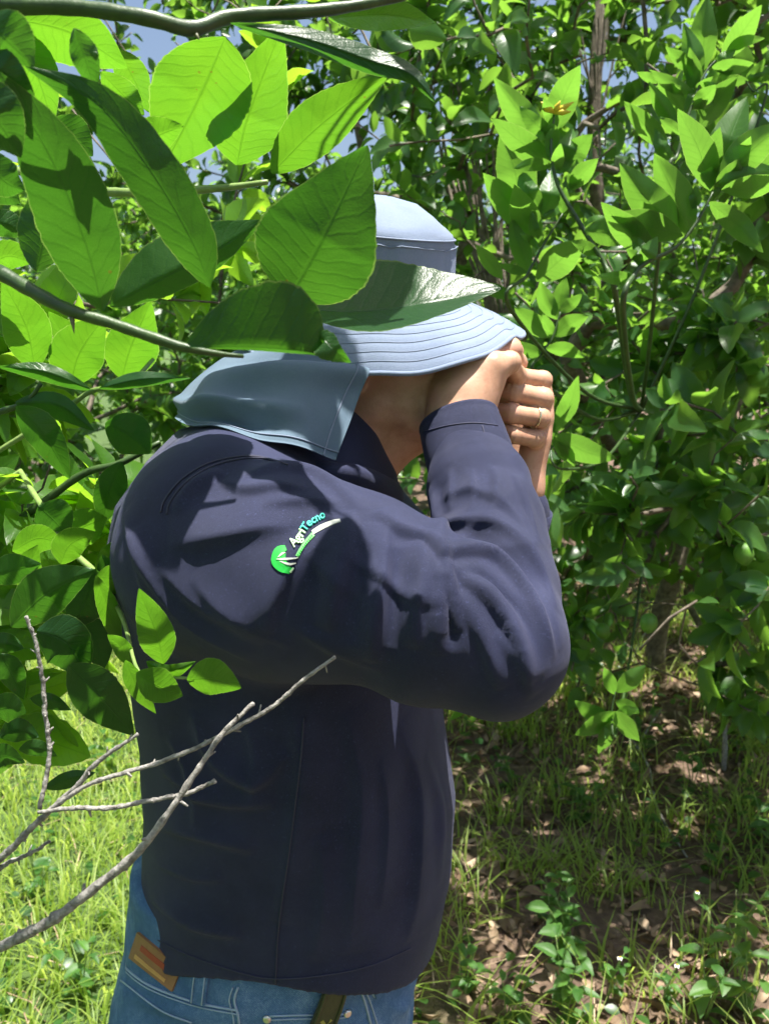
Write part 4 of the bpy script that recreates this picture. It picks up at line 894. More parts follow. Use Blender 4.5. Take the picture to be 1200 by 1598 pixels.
# ------------------------------------------------------------------ trees grown by code
class Tree:
    def __init__(s, base, trunk, seed):
        s.g = np.random.default_rng(seed); s.base = np.array(base, float); s.P = [np.array(p, float) for p in trunk]; s.par = [-1]+list(range(len(trunk)-1)); s.tw = []; s.ntrunk = len(trunk); s.limb = [-1]*len(trunk)
        s.R = []; s.Q = []; s.n_limb = 0
    def grow(s, p, limb_of=None, step=0.10, sag=0.03):
        A = np.array(s.P); d = np.linalg.norm(A-p, axis=1)+0.25*np.maximum(A[:, 2]-p[2], 0); d[0] += 0.6
        i = int(np.argmin(d)); a = A[i]; L = np.linalg.norm(p-a); n = max(2, int(L/step)); q0 = a
        lim = s.limb[i]
        if lim < 0: lim = s.n_limb; s.n_limb += 1
        c = (a+p)/2+s.g.normal(size=3)*L*0.10+np.array([0, 0, 0.10*L]); par = i
        for k in range(1, n+1):
            t = k/n; q = a*(1-t)**2+2*c*t*(1-t)+p*t*t+s.g.normal(size=3)*0.008
            s.P.append(q); s.par.append(par); s.limb.append(lim); par = len(s.P)-1
        s.tw.append(par)
    def radii(s, tip=0.0022, power=2.3, rmax=0.09):
        n = len(s.P); w = np.zeros(n); kids = [[] for _ in range(n)]
        for i in range(n-1, -1, -1):
            w[i] += 1 if w[i] == 0 else 0
            if s.par[i] >= 0: w[s.par[i]] += w[i]; kids[s.par[i]].append(i)
        s.r = np.minimum(tip*w**(1/power), rmax); s.w = w; s.kids = kids
    def wood(s, mat, root, sides=6):
        """trunk and each main limb as a part"""
        bags = {}; done = np.zeros(len(s.P), bool)
        P = np.array(s.P); order = np.argsort(-s.w)
        for i in order:
            if done[i] or s.par[i] < 0 and False: continue
            path = [i] if s.par[i] < 0 else [s.par[i], i]; done[i] = True; k = i
            while s.kids[k]:
                nx = [q for q in s.kids[k] if not done[q] and (s.limb[q] == s.limb[k])]
                if not nx: break
                k = max(nx, key=lambda q: s.w[q]); done[k] = True; path.append(k)
            if len(path) < 2: continue
            r = s.r[path].copy(); 
            if s.par[i] >= 0: r[0] = min(r[0], r[1]*1.15)
            b = bags.setdefault(s.limb[i], Bag()); bag_tube(b, P[path], r, 10 if r.max() > 0.03 else (6 if r.max() > 0.006 else 4), 0.12)
        for l, b in bags.items():
            put(link('trunk' if l < 0 else 'branch', b.mesh('wood'), mat), root)
    def leaves(s, per=9, size=(0.06, 0.10), span=3, up=0.6):
        P = np.array(s.P)
        for e in s.tw:
            path = [e]
            for _ in range(span):
                if s.par[path[-1]] < 0: break
                path.append(s.par[path[-1]])
            C = P[path[::-1]]; 
            if len(C) < 2: continue
            n = per; t = np.sort(s.g.uniform(0.05, 1.0, n)); t[-1] = 1.0; seg = np.linspace(0, 1, len(C)); pos = np.stack([np.interp(t, seg, C[:, k]) for k in range(3)], -1)
            d = unit(C[-1]-C[0]); x = unit(np.cross(d, [0.1, 0.2, 0.97])); y = np.cross(d, x); ph = s.g.uniform(0, 6.28)+np.arange(n)*2.4
            rad = x*np.cos(ph)[:, None]+y*np.sin(ph)[:, None]; sp = s.g.uniform(0.55, 1.15, n)[:, None]
            ax = unit(d*np.cos(sp)+rad*np.sin(sp)+np.array([0, 0, -0.10])+s.g.normal(size=(n, 3))*0.15)
            nr = unit(np.array([0, 0, up])+d*0.5-rad*0.5+s.g.normal(size=(n, 3))*0.35)
            sz = s.g.uniform(*size, n)*(1-0.3*(t > 0.93))*s.g.choice([1.0, 1.0, 0.7, 1.15], n)*s.g.uniform(0.8, 1.15)
            R, Q = frames(ax, nr, sz, pos+ax*0.006); s.R.append(R); s.Q.append(Q)
    def pack(s):
        s.R = np.concatenate(s.R); s.Q = np.concatenate(s.Q); s.size = np.linalg.norm(s.R[:, :, 1], axis=1)
        s.mid = s.Q+s.R[:, :, 1]*0.5; s.tint = np.clip(s.g.normal(0.45, 0.25, len(s.Q)), 0, 1)
    def open_to_sun(s, zones):
        """drops leaves that would shade places the photo shows in the sun: (level, x0, x1, y0, y1, share dropped)"""
        keep = sunny(s.mid, zones, s.g)
        s.cut(keep)
    def cut(s, keep): s.R, s.Q, s.size, s.mid, s.tint = s.R[keep], s.Q[keep], s.size[keep], s.mid[keep], s.tint[keep]
def sunny(P, zones, g, lift=0.05):
    keep = np.ones(len(P), bool)
    for z, x0, x1, y0, y1, f in zones:
        q = shadow_at(P, z); keep &= ~((P[:, 2] > z+lift) & (q[:, 0] > x0) & (q[:, 0] < x1) & (q[:, 1] > y0) & (q[:, 1] < y1) & (g.random(len(P)) < f))
    return keep
SUNNY = [(1.45, -0.36, 0.24, 0.50, 1.10, 1.0), (1.70, -0.65, 0.30, 0.25, 0.72, 1.0), (1.75, 0.10, 0.95, 1.05, 1.75, 0.95), (0.05, -3.2, -0.55, 1.2, 4.0, 0.9), (1.3, -1.0, -0.2, 0.7, 1.7, 0.2)]
def blob_points(g, c, r, n, shell=0.55):
    """points in an ellipsoid, towards its outside"""
    d = unit(g.normal(size=(n, 3))); q = g.uniform(shell**3, 1, n)**(1/3); return np.array(c)+d*q[:, None]*np.array(r)

LIT = []      # trees waiting for their leaves to be split into single leaves and the rest
def finish_trees(trees, mats, best=300):
    """the leaves that show largest become single parts, the rest one part"""
    cell = 6.0; W, H = int(1200/cell), int(1598/cell); Zb = np.full((W, H), 99.0)
    def splat(p, wd=0):
        q = proj(p); m = (q[:, 2] > 0.1) & (q[:, 0] >= 0) & (q[:, 0] < 1200) & (q[:, 1] >= 0) & (q[:, 1] < 1598); q = q[m]
        i, j = (q[:, 0]/cell).astype(int), (q[:, 1]/cell).astype(int); i = np.clip(i, 0, W-1); j = np.clip(j, 0, H-1); np.minimum.at(Zb, (i, j), q[:, 2]); 
    splat(PERSON_PTS)
    smp = np.array([[u*0.22*(1-abs(2*t-1)), t, 0] for t in (0.08, 0.25, 0.42, 0.58, 0.75, 0.92) for u in (-0.8, -0.3, 0.3, 0.8)])
    S = []
    for t in trees:
        w = np.einsum('mij,vj->mvi', t.R, smp)+t.Q[:, None]; S.append(w); splat(w.reshape(-1, 3))
    for t, w, (root, m_mass, m_one) in zip(trees, S, mats):
        q = proj(w); ins = (q[..., 2] > 0.1) & (q[..., 0] >= 0) & (q[..., 0] < 1200) & (q[..., 1] >= 0) & (q[..., 1] < 1598)
        i, j = np.clip((q[..., 0]/cell).astype(int), 0, W-1), np.clip((q[..., 1]/cell).astype(int), 0, H-1)
        vis = (ins & (q[..., 2] < Zb[i, j]+0.03)).mean(1); area = (t.size*FPX/np.maximum(proj(t.mid)[:, 2], 0.2))**2*vis
        order = np.argsort(-area); single = order[:best][area[order[:best]] > 60]
        rest = np.ones(len(t.Q), bool); rest[single] = False; rest = np.where(rest)[0]
        for k in single: leaf_object(t.R[k], t.Q[k], int(k) % len(NEAR_T), m_one, root)
        f = link('foliage', mass_mesh('foliage', t.R[rest], t.Q[rest], t.tint[rest], FAR_T, rest % len(FAR_T)), m_mass, kind='stuff'); put(f, root)

# ---- the ground
def ground_h(x, y): return 0.020*np.sin(x*1.7+0.4)*np.cos(y*1.3)+0.012*np.sin(x*4.1+y*3.3)+0.03*np.exp(-((x-1.2)**2+(y-3.6)**2)/0.5)
def ground_material():
    m, nt, b, out = new_mat('orchard_soil'); L = nt.links; tc = nd(nt, 'ShaderNodeTexCoord')
    n1 = noise(nt, 1.1, 6.0, 0.6, tc.outputs['Object']); n2 = noise(nt, 24.0, 6.0, 0.7, tc.outputs['Object']); n3 = noise(nt, 160.0, 3.0, 0.7, tc.outputs['Object'])
    soil = ramp(nt, n2, [(0.3, (0.085, 0.055, 0.038)), (0.55, (0.19, 0.125, 0.085)), (0.75, (0.33, 0.235, 0.165))])
    grass = ramp(nt, n2, [(0.3, (0.035, 0.075, 0.015)), (0.7, (0.10, 0.17, 0.035))])
    sep = nd(nt, 'ShaderNodeSeparateXYZ'); L.new(tc.outputs['Object'], sep.inputs[0])
    left = math_n(nt, 'ADD', math_n(nt, 'MULTIPLY', sep.outputs[0], -0.9), n1)         # grassy alley to the left of the row of trees
    fac = nd(nt, 'ShaderNodeMapRange'); L.new(left, fac.inputs[0]); fac.inputs[1].default_value = 0.2; fac.inputs[2].default_value = 0.9
    c = mix_c(nt, fac.outputs[0], soil, grass)
    L.new(mix_c(nt, math_n(nt, 'MULTIPLY', n3, 0.5), c, mix_c(nt, 1.0, c, (0.5, 0.5, 0.5), 'MULTIPLY')), b.inputs['Base Color']); b.inputs['Roughness'].default_value = 0.95
    L.new(bump(nt, math_n(nt, 'ADD', n2, math_n(nt, 'MULTIPLY', n3, 0.4)), 0.9, 0.03), b.inputs['Normal']); return m
gx = np.concatenate([[-400, -120, -40, -16], np.linspace(-8, 8, 81), [16, 40, 120, 400]]); gy = np.concatenate([[-400, -100, -30, -8], np.linspace(-2, 12, 71), [20, 40, 120, 400]])
GX, GY = np.meshgrid(gx, gy, indexing='ij'); GZ = ground_h(GX, GY)*(np.abs(GX) < 9)*(np.abs(GY-5) < 8)
i, j = np.meshgrid(np.arange(len(gx)-1), np.arange(len(gy)-1), indexing='ij'); w = len(gy)
link('ground', mesh_np('ground', np.stack([GX, GY, GZ], -1).reshape(-1, 3), np.stack([i*w+j, (i+1)*w+j, (i+1)*w+j+1, i*w+j+1], -1).reshape(-1, 4)), ground_material(), kind='structure')

# ---- right-hand lemon tree
g1 = np.random.default_rng(11)
tr_b = at(1025, 1062, 4.0); k_ = (CAMZ)/(CAMZ-tr_b[2]); tr_b = np.array([0, 0, CAMZ])+(tr_b-np.array([0, 0, CAMZ]))*k_
tx, ty = tr_b[0], tr_b[1]
TR = Tree((tx, ty, 0), [(tx, ty, -0.03), (tx-0.02, ty, 0.15), (tx-0.01, ty-0.02, 0.35), (tx+0.03, ty-0.05, 0.55), (tx+0.05, ty-0.05, 0.72)], 21)
limbs = [at(880, 560, 2.9), at(960, 380, 2.9), at(1080, 500, 2.6), at(1180, 380, 2.6), at(1020, 760, 2.4), at(850, 700, 3.2), at(1150, 760, 2.7), (tx+1.2, ty+0.6, 2.0), (tx-0.5, ty+1.2, 2.2), (tx+0.6, ty-0.8, 2.9), (tx-0.2, ty-0.4, 3.0), (tx-0.9, ty-0.5, 2.6)]
for p in limbs: TR.grow(np.array(p), step=0.14)
shade_cano_r = blob_points(g1, (1.15, 2.6, 2.95), (1.4, 1.0, 0.38), 185, 0.1)  # unseen top growth added to shade the foliage and floor below
near_r = np.array([at(g1.uniform(800, 1270), g1.uniform(430, 1040), g1.uniform(1.75, 2.5)) for _ in range(75)])
pts = np.vstack([blob_points(g1, (tx, ty-0.35, 1.55), (1.75, 1.75, 1.45), 270, 0.45), blob_points(g1, (tx-0.1, ty-1.3, 1.55), (1.1, 0.9, 0.9), 90, 0.3),
                 blob_points(g1, (tx-0.55, ty-1.2, 2.35), (1.0, 1.1, 0.5), 90, 0.2), blob_points(g1, (tx-0.1, ty-0.9, 0.75), (1.3, 0.9, 0.5), 150, 0.2)])
pts = np.vstack([pts, near_r, shade_cano_r]); pts = pts[(pts[:, 2] > 0.2)]
q_ = proj(pts)
pts = pts[~((q_[:, 2] < 1.75) & (q_[:, 0] > -100) & (q_[:, 0] < 1300))]
q_ = proj(pts); pts = pts[~((q_[:, 0] > 690) & (q_[:, 0] < 1250) & (q_[:, 1] > 1135) & (q_[:, 1] < 1700))]      # open floor under the skirt
pts = pts[sunny(pts, SUNNY, np.random.default_rng(1))]
for p in pts[np.argsort(np.linalg.norm(pts-np.array([tx, ty, 0.9]), axis=1))]: TR.grow(p)
TR.radii(0.0029, 2.1, 0.125); TR.leaves(9, (0.068, 0.118)); TR.pack(); TR.open_to_sun(SUNNY)
q_ = proj(TR.mid); TR.cut(~((q_[:, 0] > 975) & (q_[:, 0] < 1095) & (q_[:, 1] > 905) & (q_[:, 1] < 1085) & (q_[:, 2] < ty+0.2)))      # the trunk shows
root_r = empty('lemon_tree', (tx, ty, 0), 'lemon tree with a thick trunk and hanging green fruit on the right', 'tree', 'lemon trees of the orchard')
TR.wood(M_BARK, root_r)

# ---- the tree behind the man
M0 = np.array([0.42, 4.9, 0])
TM = Tree(M0, [M0+[0, 0, -0.03], M0+[0.02, 0, 0.4], M0+[0.0, 0, 0.8]], 5); g2 = np.random.default_rng(12)
for p in [at(735, 330, 4.4), at(760, 200, 4.5), at(930, 60, 4.6), at(925, -60, 4.7), at(690, 120, 4.2), at(780, 60, 4.3), at(610, 160, 4.4), at(540, 60, 4.6), at(640, -40, 4.3)]: TM.grow(np.array(p), step=0.2)
pts = np.vstack([blob_points(g2, (0.35, 4.6, 2.6), (2.0, 1.3, 1.6), 430, 0.35), blob_points(g2, (-0.2, 4.0, 3.0), (1.6, 0.9, 0.9), 260, 0.2), blob_points(g2, (0.1, 4.6, 1.3), (1.4, 0.9, 0.7), 130, 0.2), np.array([at(g2.uniform(290, 620), g2.uniform(-60, 150), g2.uniform(3.0, 4.6)) for _ in range(110)]), np.array([at(g2.uniform(700, 1250), g2.uniform(-80, 90), g2.uniform(3.6, 4.8)) for _ in range(90)]), blob_points(g2, (0.2, 4.1, 4.2), (2.2, 1.5, 0.45), 170, 0.1)])  # last clump: unseen crown top added to shade the leaves below
pts = pts[sunny(pts, SUNNY, np.random.default_rng(1))]
for p in pts[np.argsort(np.linalg.norm(pts-M0-[0, 0, 1.2], axis=1))]: TM.grow(p, step=0.14)
TM.radii(0.0030, 2.3, 0.07); TM.leaves(11, (0.065, 0.11)); TM.pack(); TM.open_to_sun(SUNNY)
def window(t, x0, x1, y0, y1, dmax, share): q = proj(t.mid); t.cut(~((q[:, 0] > x0) & (q[:, 0] < x1) & (q[:, 1] > y0) & (q[:, 1] < y1) & (q[:, 2] < dmax) & (t.g.random(len(q)) < share)))
for t_ in (TR, TM): window(t_, 905, 960, 40, 350, 3.75, 0.85); window(t_, 690, 800, 230, 450, 3.6, 0.7)
root_m = empty('lemon_tree', M0, 'shaded lemon tree with thin upright stems behind the man\'s hat', 'tree', 'lemon trees of the orchard')
TM.wood(M_BARK, root_m)
put(tube_ob('branch', catmull([M0+[0, 0, 0.5], at(930, 420, 3.9), at(932, 330, 3.75), at(926, 200, 3.7), at(932, 60, 3.7), at(946, -60, 3.75), at(950, -300, 3.8)], 40), np.linspace(0.040, 0.020, 40), M_BARK, None, 9, 0.15), root_m)
gt = np.random.default_rng(3)
for k in range(16):
    x0 = 780+gt.uniform(-22, 25); x1 = gt.uniform(680, 800); put(tube_ob('stem', catmull([at(x0, 500, 3.45), at((x0+x1)/2+gt.uniform(-8, 8), 390, 3.45), at(x1, 250, 3.5), at(x1+gt.uniform(-25, 15), 130, 3.55)], 14), np.linspace(0.0085, 0.003, 14)*gt.uniform(0.6, 1.2), M_BARK, None, 6, 0.1), root_m)
for k in range(9):
    x1 = 930+gt.uniform(-60, 60); put(tube_ob('stem', catmull([at(930, 170+gt.uniform(-60, 80), 3.68), at((930+x1)/2, 90, 3.66), at(x1, -20, 3.66)], 10), np.linspace(0.006, 0.002, 10), M_BARK, None, 5, 0.1), root_m)

# ---- far trees closing the view
FAR = []
for (x, y, hgt, sd_, lab) in [(-2.3, 5.6, 2.7, 31, 'sunlit lemon tree far left beyond the grass alley'), (-0.9, 7.6, 3.2, 32, 'distant lemon tree behind the left end of the hat'), (2.6, 6.6, 3.6, 33, 'tall distant lemon tree at the right edge'), (1.3, 8.4, 3.6, 34, 'distant lemon tree between the two nearer right-hand trees'), (-4.2, 8.0, 3.2, 35, 'farthest lemon tree at the left edge'), (4.4, 8.6, 3.8, 36, 'farthest lemon tree at the right edge'), (3.0, 4.6, 3.2, 37, 'lemon tree just right of the thick trunk, mostly outside the picture'), (-2.2, 10.2, 3.4, 38, 'distant lemon tree behind the big leaves at upper left'), (0.3, 10.8, 3.6, 39, 'most distant lemon tree, behind the hat')]:
    g3 = np.random.default_rng(sd_); b = np.array([x, y, 0.0]); t = Tree(b, [b+[0, 0, -0.03], b+[0.03, 0, 0.4], b+[0, 0.02, 0.75]], sd_)
    for k in range(6): t.grow(b+[math.cos(k)*0.7, math.sin(k)*0.7, 1.2+0.25*(k % 3)], step=0.3)
    pts = blob_points(g3, b+[0, 0, hgt*0.52], (1.75, 1.5, hgt*0.49), 360, 0.5)
    for p in pts[np.argsort(np.linalg.norm(pts-b-[0, 0, 0.9], axis=1))]: t.grow(p, step=0.3)
    t.radii(0.004, 2.3, 0.08); t.leaves(12, (0.085, 0.15), 2); t.pack(); t.open_to_sun(SUNNY); r_ = empty('lemon_tree', b, lab, 'tree', 'lemon trees of the orchard'); t.wood(M_BARK, r_); FAR.append((t, r_))
# ------------------------------------------------------------------ the near tree on the left, reaching over the lens
LB = np.array([-1.25, 1.05, 0.0])
root_l = empty('lemon_tree', LB, 'near lemon tree reaching in from the left with large backlit leaves', 'tree', 'lemon trees of the orchard')
TL = Tree(LB, [LB+[0, 0, -0.03], LB+[0.02, 0, 0.35], LB+[0.05, -0.02, 0.7], LB+[0.08, -0.04, 0.95]], 51); g4 = np.random.default_rng(52)
for p in [(-0.95, 0.55, 1.6), (-0.9, 1.1, 1.9), (-1.5, 1.3, 1.8), (-0.8, 1.4, 1.5), (-0.85, 0.8, 1.2)]: TL.grow(np.array(p), step=0.15)
def px_blob(n, x, y, d):      # twig ends spread over a patch of the picture and a range of depths
    return np.array([at(g4.uniform(*x), g4.uniform(*y), g4.uniform(*d)) for _ in range(n)])
pts = np.vstack([px_blob(44, (-120, 230), (460, 640), (0.95, 1.5)), px_blob(46, (-120, 190), (620, 810), (0.95, 1.5)), px_blob(18, (-140, 130), (790, 960), (0.9, 1.25)),
                 px_blob(26, (-150, 260), (120, 460), (0.95, 1.6)), px_blob(8, (-150, 40), (960, 1130), (0.85, 1.1)), px_blob(16, (-200, 160), (-120, 120), (0.9, 1.3)), px_blob(12, (230, 420), (250, 500), (1.2, 1.8)), px_blob(26, (275, 470), (-40, 200), (1.5, 2.3)),
                 blob_points(g4, (-1.35, 0.9, 1.8), (0.5, 0.8, 0.7), 50, 0.3), blob_points(g4, (-0.55, -0.75, 1.75), (1.1, 0.45, 0.95), 120, 0.1), blob_points(g4, (0.55, -0.85, 1.5), (0.8, 0.4, 0.9), 110, 0.1), blob_points(g4, (0.2, -0.95, 2.3), (1.5, 0.5, 0.6), 120, 0.1)])  # last three clumps: unseen, added behind the lens to block sky light
pts = pts[sunny(pts, SUNNY, np.random.default_rng(1))]
for p in pts[np.argsort(np.linalg.norm(pts-LB-[0, 0, 1.0], axis=1))]: TL.grow(p, step=0.10)
TL.radii(0.0016, 2.2, 0.06); TL.leaves(8, (0.065, 0.105), 3, 0.5); TL.pack()
q_ = proj(TL.mid); keep = ~((q_[:, 2] < 0.75) & (q_[:, 0] > -60) & (q_[:, 0] < 1260)) & ~((q_[:, 0] > 195) & (q_[:, 0] < 272) & (q_[:, 1] < 105)); TL.R, TL.Q, TL.size, TL.mid, TL.tint = TL.R[keep], TL.Q[keep], TL.size[keep], TL.mid[keep], np.clip(TL.tint[keep]+0.2, 0, 1)
TL.open_to_sun(SUNNY)
TL.wood(M_BARK, root_l)

M_THORN = plain('thorn', (0.10, 0.11, 0.04), 0.5)
def near_branch(pts, radii_px, mat, join=None, knob=0.05, n=40, sides=12, name='branch'):
    P = [at(*p) for p in pts]
    r = [w*(0.60 if name == 'dead_twig' else 1.0)/FPX*p[2] for w, p in zip(radii_px, pts)]
    if join is not None:                                                # carries on straight out of the picture, then to the tree
        out_ = P[0]+unit(P[0]-P[1])*0.16; P = [np.array(join), out_]+P; r = [max(r)*1.2, max(r)*1.05]+r
    C = catmull(P, n*3); C = resample(C, n) if join is None else np.vstack([resample(C[:6*n//(len(P)-1)], n//5), resample(C[6*n//(len(P)-1):], n-n//5)]); rr = np.interp(np.linspace(0, 1, n), np.linspace(0, 1, len(r)), r)
    rr = rr*(1+0.05*np.sin(np.arange(n)*1.7))
    if name == 'dead_twig':                                              # knots, broken spurs, rough bark
        sgn = np.random.default_rng(int(pts[0][1])); bag = Bag(); P3 = C+np.cumsum(sgn.normal(size=C.shape)*0.00016, axis=0); rr = rr*np.clip(1+0.20*np.abs(np.sin(np.arange(n)*0.33))**14+sgn.normal(size=n)*0.04, 0.8, 1.4)
        bag_tube(bag, P3, rr, sides, knob); T = unit(np.gradient(P3, axis=0))
        for k in range(int(n*0.3), n-2, 9):
            a = P3[k]; dr = unit(sgn.normal(size=3)+T[k]*0.8); L = rr[k]+sgn.uniform(0.001, 0.006)
            bag_tube(bag, np.array([a, a+dr*L*0.6, a+dr*L]), [rr[k]*0.6, rr[k]*0.45, rr[k]*0.3], 6, 0.2)
        return put(link(name, bag.mesh(name), mat), root_l)
    return tube_ob(name, C, rr, mat, root_l, sides, knob)
def thorn(px, py, d, dx, dy, L=0.014, r=0.0016):
    a = at(px, py, d); b = at(px+dx, py+dy, d-0.004); b = a+unit(b-a)*L
    tube_ob('thorn', np.array([a-unit(b-a)*0.002, a*0.6+b*0.4, b]), [r*1.4, r*0.8, 0.0002], M_THORN, root_l, 6)
J1 = LB+np.array([0.3, -0.5, 1.6]); J2 = LB+np.array([0.3, -0.4, 1.2]); J3 = LB+np.array([0.25, -0.25, 0.95])
near_branch([(-60, -5, 0.44), (10, 8, 0.43), (120, 12, 0.43), (230, 28, 0.43), (300, 45, 0.44), (360, 26, 0.45), (480, 18, 0.46), (560, 8, 0.47), (660, -12, 0.48)], [13, 13, 12, 12, 12, 11, 10, 8, 6], M_GREEN, J1, 0.04, 60)
near_branch([(-40, 405, 0.44), (0, 425, 0.44), (100, 480, 0.43), (170, 503, 0.43), (240, 527, 0.43), (292, 543, 0.43), (340, 552, 0.435), (380, 556, 0.44)], [12, 12, 11, 10, 9, 9, 6, 3], M_GREEN, J2, 0.04, 50)
near_branch([(120, 300, 0.62), (180, 300, 0.60), (240, 301, 0.59), (300, 297, 0.58), (360, 292, 0.575), (418, 284, 0.57)], [7, 7, 7, 6.5, 5.5, 4], M_STEML, J2, 0.03, 40)
near_branch([(100, 850, 0.84), (150, 895, 0.80), (190, 960, 0.68), (215, 1045, 0.595), (250, 1056, 0.57), (292, 1058, 0.565)], [5, 5, 4.5, 4, 3, 2.2], M_STEML, J3, 0.03, 36)
near_branch([(-20, 650, 0.86), (40, 628, 0.84), (65, 598, 0.83)], [5, 4, 3], M_GREEN, J2, 0.03, 20)
near_branch([(60, 790, 0.95), (130, 740, 0.93), (190, 722, 0.92), (250, 690, 0.92)], [6, 6, 5, 4], M_GREEN, J3, 0.03, 26)
near_branch([(100, 640, 0.88), (145, 610, 0.86), (200, 600, 0.85), (240, 560, 0.86)], [4, 4, 4, 3], M_STEML, J2, 0.03, 26)
for a in [(15, 14, 0.43, 6, 22, 0.008, 0.0013), (305, 52, 0.44, 10, 16, 0.006, 0.0015), (112, 490, 0.43, 6, 40, 0.011, 0.0015)]: thorn(*a)
# bare dead twigs, lower left
DB = [([(-60, 1500, 0.60), (0, 1475, 0.58), (100, 1420, 0.56), (190, 1350, 0.55), (232, 1310, 0.545), (300, 1215, 0.545), (350, 1145, 0.55), (397, 1098, 0.555)], [14, 14, 14, 12, 11, 8.5, 7, 5]),
      ([(-40, 1370, 0.60), (0, 1340, 0.585), (60, 1280, 0.575), (110, 1235, 0.57), (150, 1190, 0.565), (213, 1146, 0.56)], [9, 9, 8, 7, 6, 4]),
      ([(70, 1270, 0.575), (140, 1222, 0.565), (250, 1190, 0.56), (330, 1160, 0.555), (420, 1110, 0.555), (470, 1068, 0.55), (521, 1031, 0.55)], [6, 6, 6, 6, 6, 5.5, 4.5]),
      ([(60, 1268, 0.572), (110, 1264, 0.565), (180, 1262, 0.56), (270, 1245, 0.556), (338, 1222, 0.552)], [5, 6, 6, 6, 5]),
      ([(62, 1262, 0.575), (76, 1180, 0.575), (66, 1080, 0.57), (54, 1010, 0.565), (38, 962, 0.56)], [6, 6, 6, 5, 4.5]),
      ([(-40, 1390, 0.60), (0, 1362, 0.59), (40, 1338, 0.585), (76, 1318, 0.58)], [6, 6, 5, 4])]
for p_, r_ in DB:
    o_ = near_branch(p_, r_, M_DEAD, J3 if p_[0][0] < 0 else None, 0.16, 110, 10, 'dead_twig')
# added twig over the man's shoulder, unseen above the picture: its leaves shade the flap and part of the sleeve
sg = np.random.default_rng(8); over = []
for (x, y, d, h) in [(325, 600, .76, .50), (390, 585, .75, .52), (455, 590, .75, .49), (520, 598, .76, .55), (430, 632, .73, .53), (500, 640, .73, .50), (360, 628, .74, .56),
                     (590, 430, .53, .34), (540, 445, .53, .37)]:
    c = at(x, y, d); over.append(c+np.array(SUN)*(h/SUN.z))
over = np.array(over); ms = over.mean(0)
for c in over:
    a_ = sg.uniform(0, 6.28); ax = unit([math.cos(a_), math.sin(a_), sg.uniform(-0.2, 0.2)]); sz = sg.uniform(0.075, 0.10); R_, Q_ = frames(ax[None], np.array([[0.0, 0, 1]])+sg.normal(size=(1, 3))*0.2, np.array([sz]), (c-ax*sz*0.5)[None]); leaf_object(R_[0], Q_[0], int(sg.integers(0, 7)), M_HERO, root_l)
    tube_ob('twig', catmull([ms+(c-ms)*0.25+[0, 0, 0.03], (ms+c)/2+[0, 0, 0.025], Q_[0]], 6), [0.0016]*5+[0.001], M_GREEN, root_l, 5)
tube_ob('branch', catmull([J1, J1*0.5+ms*0.5+np.array([0, 0, 0.25]), ms+[-0.12, 0, 0.04], ms+[0.02, 0, 0.03], ms+[0.14, -0.06, 0.01]], 30), np.linspace(0.007, 0.0016, 30), M_GREEN, root_l, 7)

H = lambda mid, wl, wr, tl=0.0, tr=0.0, mat=M_HERO, **kw: hero(root_l, mat, mid, wl, wr, tl, tr, **{'lean': 1.15 if mat is M_HEROB else 0.62, **kw})
B_ = M_HEROB
H([(452, 465, 0.455), (505, 370, 0.45), (574, 226, 0.46)], 98, 90, 0.25, 0.1, peak=0.74)
H([(328, 448, 0.425), (300, 375, 0.42), (235, 265, 0.42), (150, 160, 0.425), (38, 103, 0.43)], 44, 44, 0.15, 0.3)
H([(161, 485, 0.43), (133, 375, 0.42), (75, 235, 0.415), (-10, 105, 0.41)], 62, 58, 0.2, 0.2)
H([(290, 541, 0.43), (390, 542, 0.42), (470, 548, 0.42), (508, 556, 0.425)], 104, 5, 0.35, 0.9, peak=0.95)
H([(500, 552, 0.43), (505, 530, 0.425), (520, 545, 0.42), (548, 566, 0.42)], 16, 26, 0.2, -0.2, serr=0.05)
H([(462, 482, 0.53), (560, 486, 0.52), (660, 474, 0.515), (785, 450, 0.52)], 74, 32, 0.7, -1.15, lean=0.0)
H([(352, 58, 0.585), (312, 150, 0.58), (252, 268, 0.59)], 78, 80, 0.3, 0.3, B_)
H([(370, 258, 0.60), (388, 180, 0.60), (440, 42, 0.62)], 58, 60, 0.2, 0.4, B_)
H([(424, 270, 0.575), (500, 195, 0.575), (610, 110, 0.585)], 44, 40, 0.4, 0.2, B_)
H([(360, 36, 0.455), (480, 62, 0.46), (580, 96, 0.465), (640, 116, 0.46), (679, 160, 0.455)], 21, 20, 0.9, 0.9)
H([(512, 28, 0.49), (600, 22, 0.495), (680, 36, 0.505)], 28, 26, 0.3, 0.6, B_)
H([(15, 28, 0.54), (110, 50, 0.54), (200, 106, 0.55)], 44, 52, 0.3, 0.3, B_)
H([(10, 40, 0.56), (55, 110, 0.56), (85, 198, 0.57)], 34, 36, 0.2, 0.4, B_)
H([(116, 44, 0.40), (133, 90, 0.40), (152, 148, 0.405)], 22, 20, 0.3, 0.2)
H([(206, 232, 0.545), (245, 212, 0.54), (287, 196, 0.545)], 32, 28, 0.3, 0.3, B_)
H([(184, 78, 0.66), (208, 120, 0.66), (234, 176, 0.67)], 24, 26, 0.2, 0.3, B_); H([(158, 112, 0.64), (195, 150, 0.64), (226, 180, 0.645)], 22, 22, 0.4, 0.2, B_)
H([(-30, 30, 0.38), (10, 62, 0.375), (54, 104, 0.38)], 46, 34, 0.3, 0.4); H([(-60, 140, 0.38), (-10, 180, 0.375), (34, 246, 0.38)], 48, 40, 0.3, 0.3); H([(-30, 90, 0.385), (0, 110, 0.38), (55, 150, 0.385)], 34, 26, 0.4, 0.2)
